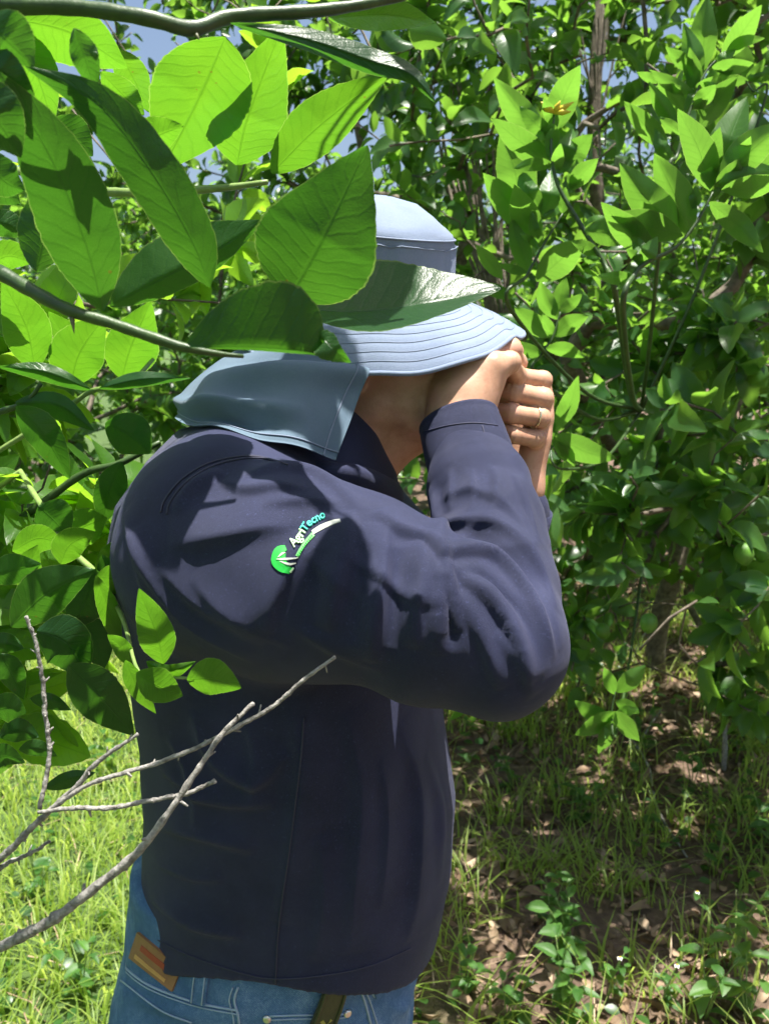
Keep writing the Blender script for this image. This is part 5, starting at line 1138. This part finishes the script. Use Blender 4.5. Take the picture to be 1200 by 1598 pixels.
H([(58, 424, 0.47), (74, 350, 0.475), (88, 255, 0.49)], 44, 42, 0.4, 0.2); H([(82, 186, 0.50), (112, 210, 0.50), (146, 244, 0.505)], 30, 32, 0.3, 0.3)
H([(172, 478, 0.50), (255, 434, 0.50), (335, 392, 0.505), (412, 344, 0.51)], 60, 30, 0.6, 0.2)
H([(-30, 350, 0.50), (10, 350, 0.50), (44, 372, 0.505)], 22, 20, 0.5, 0.3); H([(-40, 260, 0.52), (-5, 290, 0.52), (32, 320, 0.53)], 30, 26, 0.3, 0.3); H([(-30, 230, 0.46), (5, 280, 0.46), (40, 298, 0.465)], 30, 26, 0.3, 0.3)
H([(55, 578, 0.80), (42, 510, 0.80), (4, 436, 0.81)], 38, 36, 0.3, 0.3, B_); H([(110, 604, 0.82), (125, 550, 0.82), (165, 492, 0.83)], 46, 40, 0.2, 0.4, B_)
H([(190, 592, 0.84), (205, 540, 0.84), (236, 470, 0.85)], 40, 44, 0.3, 0.3, B_); H([(150, 590, 0.86), (115, 540, 0.86), (76, 486, 0.87)], 24, 28, 0.3, 0.3, B_); H([(-30, 430, 0.80), (10, 400, 0.80), (52, 410, 0.80)], 26, 24, 0.3, 0.3, B_)
H([(142, 608, 0.78), (70, 580, 0.77), (-5, 572, 0.77)], 15, 13, 0.8, 0.8); H([(155, 606, 0.78), (220, 592, 0.775), (298, 590, 0.775)], 12, 12, 0.9, 0.8)
H([(26, 634, 0.80), (70, 680, 0.795), (110, 748, 0.80)], 28, 26, 0.4, 0.3); H([(24, 628, 0.84), (90, 632, 0.835), (148, 672, 0.84)], 18, 22, 0.7, 0.5); H([(165, 660, 0.86), (205, 680, 0.86), (236, 708, 0.865)], 34, 32, 0.3, 0.3)
H([(60, 790, 0.84), (85, 812, 0.84), (108, 840, 0.845)], 34, 32, 0.3, 0.2); H([(100, 840, 0.90), (135, 820, 0.90), (168, 808, 0.905)], 28, 30, 0.3, 0.3, B_); H([(190, 720, 0.90), (170, 770, 0.90), (160, 820, 0.905)], 26, 24, 0.3, 0.3)
H([(18, 978, 0.70), (75, 925, 0.69), (148, 888, 0.70)], 40, 36, 0.4, 0.3); H([(58, 984, 0.69), (105, 1004, 0.685), (136, 1060, 0.69)], 40, 44, 0.5, 0.1); H([(108, 1038, 0.69), (155, 1085, 0.685), (210, 1148, 0.695)], 38, 40, 0.3, 0.3)
H([(150, 888, 0.74), (135, 935, 0.74), (108, 985, 0.745)], 34, 32, 0.3, 0.3); H([(150, 898, 0.70), (172, 955, 0.70), (190, 1024, 0.705)], 15, 17, 0.5, 0.3, B_); H([(160, 866, 0.75), (190, 950, 0.74), (213, 1038, 0.74)], 32, 34, 0.3, 0.3)
H([(256, 1036, 0.565), (244, 985, 0.560), (217, 918, 0.565)], 30, 27, 0.2, 0.4, B_); H([(213, 1050, 0.570), (250, 1072, 0.565), (286, 1086, 0.565)], 28, 26, 0.3, 0.2, B_); H([(229, 1032, 0.565), (262, 1048, 0.560), (306, 1032, 0.560)], 11, 14, 0.9, 0.2, B_)
H([(292, 1060, 0.560), (332, 1060, 0.555), (377, 1074, 0.560)], 32, 24, 0.2, 0.4, B_); H([(196, 1030, 0.600), (215, 1070, 0.595), (244, 1114, 0.595)], 14, 17, 0.3, 0.2, B_)
H([(150, 900, 0.72), (185, 905, 0.715), (212, 930, 0.715)], 22, 24, 0.2, 0.3, B_); H([(95, 880, 0.74), (110, 850, 0.74), (150, 830, 0.745)], 26, 24, 0.2, 0.3, B_); H([(150, 895, 0.76), (180, 870, 0.76), (200, 830, 0.765)], 24, 22, 0.2, 0.3, B_); H([(60, 930, 0.76), (45, 890, 0.76), (60, 850, 0.765)], 24, 22, 0.2, 0.3, B_)
H([(120, 960, 0.77), (150, 1000, 0.77), (160, 1050, 0.775)], 26, 26, 0.2, 0.3); H([(20, 860, 0.78), (60, 840, 0.78), (100, 850, 0.785)], 22, 24, 0.2, 0.3, B_); H([(205, 1040, 0.62), (190, 1010, 0.62), (168, 990, 0.625)], 14, 14, 0.2, 0.3, B_)
H([(-20, 900, 0.74), (20, 890, 0.74), (66, 880, 0.745)], 26, 22, 0.4, 0.3); H([(-20, 1010, 0.76), (10, 1005, 0.76), (38, 1012, 0.765)], 18, 16, 0.6, 0.4); H([(0, 1020, 0.76), (18, 1050, 0.76), (38, 1092, 0.765)], 22, 20, 0.3, 0.3); H([(-10, 1110, 0.74), (15, 1105, 0.74), (42, 1112, 0.745)], 24, 22, 0.3, 0.3); H([(0, 1150, 0.76), (30, 1140, 0.76), (62, 1150, 0.765)], 20, 18, 0.5, 0.3); H([(48, 1090, 0.72), (80, 1092, 0.72), (112, 1108, 0.725)], 10, 16, 0.6, 0.3); H([(-10, 1200, 0.75), (5, 1180, 0.75), (40, 1190, 0.755)], 20, 16, 0.3, 0.4)
H([(30, 1170, 0.72), (60, 1168, 0.72), (90, 1180, 0.725)], 14, 12, 0.4, 0.4); H([(70, 1230, 0.70), (110, 1215, 0.70), (150, 1205, 0.705)], 12, 14, 0.6, 0.4)

# ------------------------------------------------------------------ the sunlit shoots of the right-hand tree
def zz_(L, d): return [(750+x/2.667, y/2.667, d) for x, y in L]
def shoot(stem, d, r0, r1, leaves, join):
    P = [at(*p) for p in zz_(stem, d)]; P = [np.array(join), (np.array(join)+P[0])/2+np.array([0, 0, -0.05])]+P
    C = catmull(P, 36); put(tube_ob('shoot', C, np.linspace(r0, r1, 36), M_GREEN, None, 7, 0.05), root_r)
    more = []
    for (x0, y0, x1, y1, wd) in leaves:
        if random.random() < 0.55:
            a_ = random.choice((-1, 1))*random.uniform(0.5, 1.1); f_ = random.uniform(0.5, 0.8); vx, vy = (x1-x0)*f_, (y1-y0)*f_
            more.append((x0+random.uniform(-8, 8), y0+random.uniform(-8, 8), x0+vx*math.cos(a_)-vy*math.sin(a_), y0+vx*math.sin(a_)+vy*math.cos(a_), wd))
    for k, (x0, y0, x1, y1, wd) in enumerate(leaves+more):
        x1, y1, wd = x0+(x1-x0)*1.25, y0+(y1-y0)*1.25, wd*0.82
        bx, by, tx_, ty_ = 750+x0/2.667, y0/2.667, 750+x1/2.667, y1/2.667; L = math.hypot(tx_-bx, ty_-by)
        hw = wd*L; nrm = np.array([-(ty_-by), tx_-bx])/L; cv = random.uniform(-0.08, 0.08)*L; dd = random.uniform(-0.02, 0.02); fd = random.uniform(-0.05, 0.05)
        hero(root_r, M_SHOOT, [(bx, by, d+dd*0.3), ((bx+tx_)/2+nrm[0]*cv, (by+ty_)/2+nrm[1]*cv, d+dd), (tx_, ty_, d+dd*1.5+fd)], hw, hw*random.uniform(0.75, 1.1), random.uniform(0.0, 0.6), random.uniform(0.0, 0.6), nu=16, nv=3, lean=random.uniform(0.45, 1.1))
JR = at(1000, 640, 2.1)
shoot([(560, 1230), (520, 1110), (430, 960), (330, 790), (300, 690), (292, 600), (305, 480)], 1.32, 0.006, 0.0016,
      [(300, 690, 95, 530, .22), (290, 620, 100, 380, .2), (305, 580, 190, 470, .28), (320, 540, 395, 325, .26), (330, 690, 370, 560, .3), (340, 700, 440, 585, .3), (370, 790, 465, 685, .28), (320, 720, 330, 620, .28), (430, 960, 600, 1000, .3), (430, 950, 540, 940, .3), (310, 520, 290, 640, .25), (500, 1080, 400, 1020, .25)], JR)
shoot([(120, 1280), (190, 1150), (260, 1020), (340, 890)], 1.40, 0.005, 0.0014,
      [(170, 900, 100, 615, .26), (250, 890, 185, 740, .28), (165, 950, 40, 765, .26), (240, 1020, 160, 815, .26), (260, 900, 285, 745, .3), (230, 1170, 395, 1030, .28), (90, 1160, 0, 1045, .22), (250, 1030, 220, 910, .2), (340, 890, 350, 800, .28), (200, 1140, 140, 950, .2), (130, 1240, 10, 1200, .25)], JR)
shoot([(590, 1290), (640, 1140), (700, 1085), (810, 1030), (900, 920), (965, 800)], 1.25, 0.006, 0.0016,
      [(870, 980, 750, 705, .24), (845, 975, 630, 735, .24), (955, 795, 845, 520, .22), (968, 775, 1080, 475, .24), (990, 770, 1215, 560, .24), (1000, 790, 1215, 745, .22), (950, 840, 1130, 1010, .2), (730, 1065, 545, 885, .22), (680, 1090, 640, 1000, .3), (900, 920, 1000, 880, .3), (880, 870, 890, 790, .3), (990, 760, 1230, 650, .25), (640, 1150, 510, 1150, .24), (660, 1120, 720, 1010, .26), (640, 1170, 700, 1230, .25)], JR)
shoot([(770, 760), (815, 650), (850, 520), (885, 420), (935, 300), (1010, 220)], 1.50, 0.005, 0.0014,
      [(920, 300, 940, 45, .22), (1000, 250, 1135, 65, .2), (900, 540, 1035, 360, .24), (855, 480, 760, 345, .26), (830, 545, 725, 380, .2), (780, 620, 630, 460, .2), (880, 420, 870, 240, .2), (880, 380, 850, 150, .2), (960, 280, 1100, 265, .24), (740, 345, 665, 310, .24), (800, 680, 740, 560, .25), (930, 340, 1030, 300, .3), (880, 440, 960, 370, .3), (840, 560, 760, 500, .25), (1020, 215, 1150, 170, .2)], JR)
shoot([(230, 1560), (250, 1480), (300, 1400), (330, 1300)], 1.55, 0.005, 0.0015, [(300, 1400, 170, 1300, .25), (320, 1330, 260, 1200, .25), (300, 1400, 420, 1330, .26), (330, 1300, 350, 1180, .25), (260, 1470, 130, 1430, .24), (270, 1450, 400, 1480, .25)], JR)
shoot([(330, 1950), (290, 1860), (300, 1800)], 1.55, 0.004, 0.0014, [(300, 1800, 385, 1610, .2), (310, 1810, 515, 1890, .24), (300, 1800, 340, 1900, .3), (300, 1830, 220, 1870, .24)], JR)
shoot([(560, 3060), (545, 2960), (560, 2880)], 1.75, 0.004, 0.0014, [(555, 2890, 520, 2800, .3), (560, 2880, 660, 2790, .3), (550, 2960, 420, 3040, .26), (560, 2960, 640, 3060, .28), (545, 2990, 420, 2930, .26), (560, 2920, 640, 2960, .3), (550, 3000, 500, 3110, .26)], at(1000, 900, 2.4))
shoot([(1180, 420), (1130, 380), (1100, 330)], 1.9, 0.005, 0.0015, [(1100, 330, 1240, 290, .2), (1110, 340, 1060, 180, .22), (1140, 380, 1220, 460, .24), (1130, 390, 1060, 470, .25)], JR)
# yellow bud at the tip of the left shoot
M_BUD = plain('yellow_bud', (0.62, 0.50, 0.03), 0.5, 0.2)
for (x1, y1) in ((250, 425), (330, 420), (385, 425), (375, 465)):
    a = at(750+305/2.667, 470/2.667, 1.31); b = at(750+x1/2.667, y1/2.667, 1.30); put(tube_ob('bud', np.array([a, a*0.5+b*0.5, b]), [0.002, 0.0075 if x1 == 250 else 0.0048, 0.0008], M_BUD, None, 7), root_r)
# green lemons
M_FRUIT = plain('green_lemon', (0.10, 0.235, 0.03), 0.38, 0.2, 60.0, 0.25); NLON, NLAT = 12, 9; V_ = []
for i in range(NLAT+1):
    a = math.pi*i/NLAT
    for j in range(NLON): b = 2*math.pi*j/NLON; V_.append((math.sin(a)*math.cos(b), math.sin(a)*math.sin(b), -math.cos(a)*1.14-(0.16 if i == 0 else 0)-(0.05 if i == 1 else 0)))
i, j = np.meshgrid(np.arange(NLAT), np.arange(NLON), indexing='ij'); FR_ME = mesh_np('fruit', V_, np.stack([i*NLON+j, i*NLON+(j+1) % NLON, (i+1)*NLON+(j+1) % NLON, (i+1)*NLON+j], -1).reshape(-1, 4)); FR_ME.materials.append(M_FRUIT)
for (x, y, d, r) in [(1128, 775, 2.0, .022), (1160, 864, 2.0, .023), (1188, 862, 2.1, .021), (990, 885, 2.0, .022), (1012, 972, 2.1, .022), (1138, 868, 2.6, .023), (1150, 905, 2.5, .022), (1058, 792, 2.4, .018), (975, 700, 2.4, .020), (1190, 700, 2.6, .024), (940, 985, 2.7, .024), (880, 640, 2.6, .022), (1080, 935, 2.6, .02), (1100, 560, 2.3, .024)]:
    p = at(x, y, d); tk = tube_ob('fruit_stalk', np.array([p+[0, 0, r], p+[0.003, 0.008, r+0.012], p+[0.012, 0.03, r+0.028]]), 0.0015, M_GREEN, None, 5); put(tk, root_r)
    o = bpy.data.objects.new('fruit', FR_ME); COL.objects.link(o); o.parent = root_r; o.location = Vector(p)-root_r.location; o.scale = (r, r, r); o.rotation_euler = (random.uniform(-.3, .3), random.uniform(-.3, .3), 0)

# small yellow-green leaf he is looking at
held = Bag(); v_, f_, u_ = hero_arrays([(760, 588, 0.88), (785, 574, 0.872), (806, 590, 0.865)], 12, 13, 0.3, 0.2, nu=14, nv=3); held.add(v_, f_, u_)
link('plucked_leaf', held.mesh('plucked_leaf'), leaf_material('leaf_held', (0.30, 0.42, 0.06), (0.32, 0.45, 0.06), (0.34, 0.46, 0.06), (0.55, 0.7, 0.08), 0.4, True, True), label='small yellow-green leaf held up between the man\'s fingers', cat='leaf')

finish_trees([TR, TM, TL]+[t for t, r in FAR], [(root_r, M_LEAF, M_LEAF_OB), (root_m, M_LEAF, M_LEAF_OB), (root_l, M_LEAFL, M_LEAFL_OB)]+[(r, M_LEAF, M_LEAF_OB) for t, r in FAR], 230)

# ------------------------------------------------------------------ grass, litter and weeds
def blades(n, pos, hgt, lean, wid, g, segs=3):
    az = g.uniform(0, 6.28, n); d = np.stack([np.cos(az), np.sin(az), np.zeros(n)], -1); s = np.stack([-np.sin(az), np.cos(az), np.zeros(n)], -1)
    t = np.linspace(0, 1, segs+1); V = np.zeros((n, segs+1, 2, 3))
    for k, tt in enumerate(t):
        c = pos+d*(lean*hgt*tt**2)[:, None]+np.array([0, 0, 1.0])*(hgt*(tt-0.35*lean*tt**2.2))[:, None]; w = (wid*(1-tt**1.6)+0.0003)[:, None]
        V[:, k, 0] = c-s*w; V[:, k, 1] = c+s*w
    m = (segs+1)*2; k = np.arange(segs); q = np.stack([2*k, 2*k+1, 2*k+3, 2*k+2], -1)
    F = (q[None]+(np.arange(n)*m)[:, None, None]).reshape(-1, 4)
    uv = np.tile(np.stack([np.repeat(t, 2), np.tile([-0.5, 0.5], segs+1)], -1), (n, 1))
    return V.reshape(-1, 3), F, uv, np.repeat(np.clip(g.normal(0.5, 0.25, n), 0, 1), m)
gg = np.random.default_rng(77)
M_GRASS = leaf_material('grass', (0.13, 0.22, 0.035), (0.22, 0.32, 0.06), (0.38, 0.44, 0.14), (0.60, 0.76, 0.14), 0.5, False, False, 0.5)
n = 52000; x = gg.uniform(-4.2, 0.15, n); y = gg.uniform(0.75, 7.5, n)**1.0
keep = (x < -0.05+0.28*np.sin(y*2.1)+gg.normal(0, 0.15, n)); x, y = x[keep], y[keep]; z = ground_h(x, y)
V_, F_, U_, T_ = blades(len(x), np.stack([x, y, z], -1), gg.uniform(0.06, 0.20, len(x)), gg.uniform(0.3, 1.1, len(x)), gg.uniform(0.0020, 0.0042, len(x)), gg)
link('grass', mesh_np('grass', V_, F_, U_, T_), M_GRASS, label='bright sunlit grass of the alley on the left', cat='grass', kind='stuff')
n = 12000; cx = gg.uniform(-0.1, 3.2, 520); cy = gg.uniform(1.0, 5.2, 520); k = gg.integers(0, 520, n); x = cx[k]+gg.normal(0, 0.05, n); y = cy[k]+gg.normal(0, 0.05, n); z = ground_h(x, y)
V_, F_, U_, T_ = blades(n, np.stack([x, y, z], -1), gg.uniform(0.05, 0.20, n), gg.uniform(0.4, 1.2, n), gg.uniform(0.0018, 0.0042, n), gg, 4)
link('grass', mesh_np('grass', V_, F_, U_, T_*0.8), M_GRASS, label='thin grass tufts in the shade under the right-hand tree', cat='grass', kind='stuff')
# low clover-like ground cover
n = 9000; x = np.where(gg.random(n) < 0.6, gg.uniform(0.0, 3.2, n), gg.uniform(-3.5, 0.1, n)); y = gg.uniform(0.9, 5.5, n); pk = np.sin(x*2.3+1)*np.sin(y*2.0)+0.5*np.sin(x*5+y*4)+gg.normal(0, 0.3, n); m = pk > 0.1; x, y = x[m], y[m]; n = len(x)
P_ = np.stack([x, y, ground_h(x, y)+gg.uniform(0.015, 0.09, n)], -1); az = gg.uniform(0, 6.28, n); ax = np.stack([np.cos(az), np.sin(az), gg.normal(0, 0.25, n)], -1); R_, Q_ = frames(ax, np.array([0, 0, 1.0])+gg.normal(size=(n, 3))*0.3, gg.uniform(0.018, 0.05, n), P_)
link('ground_cover', mass_mesh('ground_cover', R_, Q_, np.clip(gg.normal(0.4, 0.2, n), 0, 1), [leaf_template(4, 1, 0.2, 0.1, 0.34, 0, 0, 0.9, 3)], np.zeros(n, int)), M_LEAF, label='low broad-leaved ground cover among the litter', cat='ground cover', kind='stuff')
# dry leaf litter
M_DRY = leaf_material('dry_leaf', (0.10, 0.062, 0.038), (0.24, 0.155, 0.095), (0.46, 0.34, 0.235), (0.25, 0.15, 0.06), 0.15, False, False, 0.7)
n = 9000; x = gg.uniform(-0.4, 3.4, n); y = gg.uniform(0.9, 5.5, n); P_ = np.stack([x, y, ground_h(x, y)+gg.uniform(0.003, 0.018, n)], -1); az = gg.uniform(0, 6.28, n)
R_, Q_ = frames(np.stack([np.cos(az), np.sin(az), gg.normal(0, 0.22, n)], -1), np.array([0, 0, 1.0])+gg.normal(size=(n, 3))*0.45, gg.uniform(0.025, 0.075, n), P_)
link('leaf_litter', mass_mesh('leaf_litter', R_, Q_, np.clip(gg.normal(0.5, 0.28, n), 0, 1), [leaf_template(5, 1, 0.5, 0.9, 0.24, 0.05, 0, 0.9, 4), leaf_template(5, 1, -0.4, -0.5, 0.22, 0.05, 0, 0.9, 5), leaf_template(4, 1, 0.7, 0.4, 0.2, 0.05, 0, 0.9, 6)], gg.integers(0, 3, n)), M_DRY, label='dry brown leaf litter under the right-hand tree', cat='leaf litter', kind='stuff')
# dry straw lying in the grass
n = 2200; x = gg.uniform(-3.0, 3.2, n); y = gg.uniform(0.9, 5.0, n); V_, F_, U_, T_ = blades(n, np.stack([x, y, ground_h(x, y)+gg.uniform(0.004, 0.05, n)], -1), gg.uniform(0.03, 0.11, n), gg.uniform(1.6, 2.6, n), gg.uniform(0.0010, 0.0024, n), gg, 3)
link('straw', mesh_np('straw', V_, F_, U_, np.clip(T_+0.3, 0, 1)), M_DRY, label='dry straw matted between the green blades', cat='straw', kind='stuff')
# single weeds
M_WEED = leaf_material('weed', (0.035, 0.11, 0.022), (0.055, 0.15, 0.028), (0.09, 0.21, 0.035), (0.25, 0.45, 0.05), 0.4, True, True, 0.5)
M_PETAL = plain('white_petal', (0.8, 0.8, 0.74), 0.6, 0.05); M_EYE = plain('flower_eye', (0.75, 0.5, 0.03), 0.6, 0.1)
def on_ground(px, py):
    o = np.array([0, 0, CAMZ]); d = at(px, py, 1.0)-o; t = -CAMZ/d[2]; p = o+d*t; p[2] = ground_h(p[0], p[1]); return p
def weed(px, py, h, nst, nl, ls, lab, flower=False, seed=0):
    g = np.random.default_rng(seed); p = on_ground(px, py); root = empty('weed', p, lab, 'weed', 'weeds on the orchard floor')
    for s in range(nst):
        a = g.uniform(0, 6.28); ln = g.uniform(0.15, 0.5); top = p+np.array([math.cos(a)*ln*h, math.sin(a)*ln*h, h*g.uniform(0.75, 1.1)]); mid = (p+top)/2+np.array([0, 0, 0.1*h]); C = catmull([p-[0, 0, 0.01], mid, top], 10)
        tube_ob('stem', C, np.linspace(0.0024, 0.0010, 10), M_STEML, root, 5)
        for k in range(nl):
            t = (k+1)/nl; q = C[int(t*9)]; b = a+k*2.4; ax = unit([math.cos(b), math.sin(b), g.uniform(0.0, 0.5)]); sz = ls*g.uniform(0.7, 1.2)*(1.1-0.35*t)
            R, Q = frames(ax[None], np.array([[0, 0, 1.0]])+g.normal(size=(1, 3))*0.2, np.array([sz]), q[None]); leaf_object(R[0], Q[0], int(g.integers(0, 7)), M_WEED, root)
        if flower and s < 1:
            fl = Bag()
            for k in range(5):
                b = k*1.2566; R, Q = frames(np.array([[math.cos(b), math.sin(b), 0.2]]), np.array([[0, 0, 1.0]]), np.array([0.007]), top[None]+[0, 0, 0.003]); v, f, u = FAR_T[4]; fl.add(v@R[0].T*np.array([1.0, 1.0, 1.0])+Q[0], f, u)
            put(link('flower', fl.mesh('flower'), M_PETAL), root); an = np.linspace(0, 2*math.pi, 8, endpoint=False)
            tube_ob('flower_eye', np.array([top+[0, 0, 0.001], top+[0, 0, 0.006]]), 0.0025, M_EYE, root, 8)
W_ = [(890, 1500, .17, 4, 6, .070, 'broad-leaved dark green weed in the middle of the shaded floor', False), (860, 1440, .16, 3, 5, .06, 'leafy weed just behind the broad-leaved one in the shade', False), (1165, 1590, .22, 3, 5, .075, 'long-leaved bright weed at the bottom right corner', False),
      (1100, 1585, .20, 3, 5, .065, 'upright pale-leaved weed beside the bottom right corner', False), (1135, 1500, .24, 4, 4, .05, 'stalky small-leaved weed with one tiny flower near the right edge', True), (945, 1560, .12, 3, 4, .04, 'small white-flowered weed low on the floor, left of the bare patch', True),
      (1030, 1570, .12, 3, 4, .04, 'small white-flowered weed beside the bare sunlit patch', True), (720, 1560, .12, 3, 5, .05, 'small weed close to the man\'s jeans on the right', False), (790, 1590, .14, 3, 5, .045, 'low weed at the bottom edge right of the jeans', True), (1190, 1320, .14, 3, 4, .07, 'sunlit yellow-green weed at the right edge', False),
      (905, 1270, .14, 3, 5, .06, 'weed in deep shade under the skirt of the tree', False), (1080, 1230, .18, 3, 5, .06, 'weed by the pale upright stick', False), (1000, 1180, .15, 4, 5, .07, 'weed in front of the tree trunk', False), (800, 1220, .12, 3, 5, .05, 'weed close to the man\'s chest, under the elbow', False), (1150, 1180, .2, 4, 5, .06, 'tall weed right of the trunk', False), (880, 1590, .16, 4, 6, .06, 'grassy weed clump at the middle of the bottom edge', False),
      (60, 1420, .16, 3, 5, .05, 'weed in the sunlit grass behind the dead twig', False), (130, 1560, .16, 3, 5, .05, 'weed in the sunlit grass at the bottom left', False), (170, 1220, .2, 4, 5, .06, 'weed in the grass behind the man\'s back', False)]
for k, w_ in enumerate(W_): weed(*w_, seed=200+k)
# fallen sticks
def stick(pts, r, lab):
    P = np.array([at(*p) for p in pts]); b = Bag(); bag_tube(b, catmull(P, 24), np.interp(np.linspace(0, 1, 24), np.linspace(0, 1, len(r)), r), 7, 0.25); link('stick', b.mesh('stick'), M_DEAD, label=lab, cat='stick', group='dry sticks under the tree')
def gpt(px, py, up=0.0):
    p = on_ground(px, py); p[2] += up; q = proj(p); return (q[0], q[1], q[2])
stick([gpt(975, 1165, .05), gpt(1010, 1205, .02), gpt(1025, 1260, .01), gpt(1072, 1330, .008)], [.004, .005, .005, .003], 'thin pale crooked stick lying under the tree')
stick([gpt(1128, 1206), gpt(1128, 1206, .06), gpt(1126, 1206, .13), gpt(1124, 1206, .22)], [.010, .010, .009, .007], 'short pale upright stick at the right')
stick([gpt(985, 1040, .0), gpt(1000, 1010, .02), gpt(1014, 1000, .05)], [.006, .006, .005], 'pale broken stick beside the trunk')
stick([gpt(1000, 1160, .0), gpt(1030, 1125, .03)], [.004, .003], 'thin white stick leaning in front of the trunk')
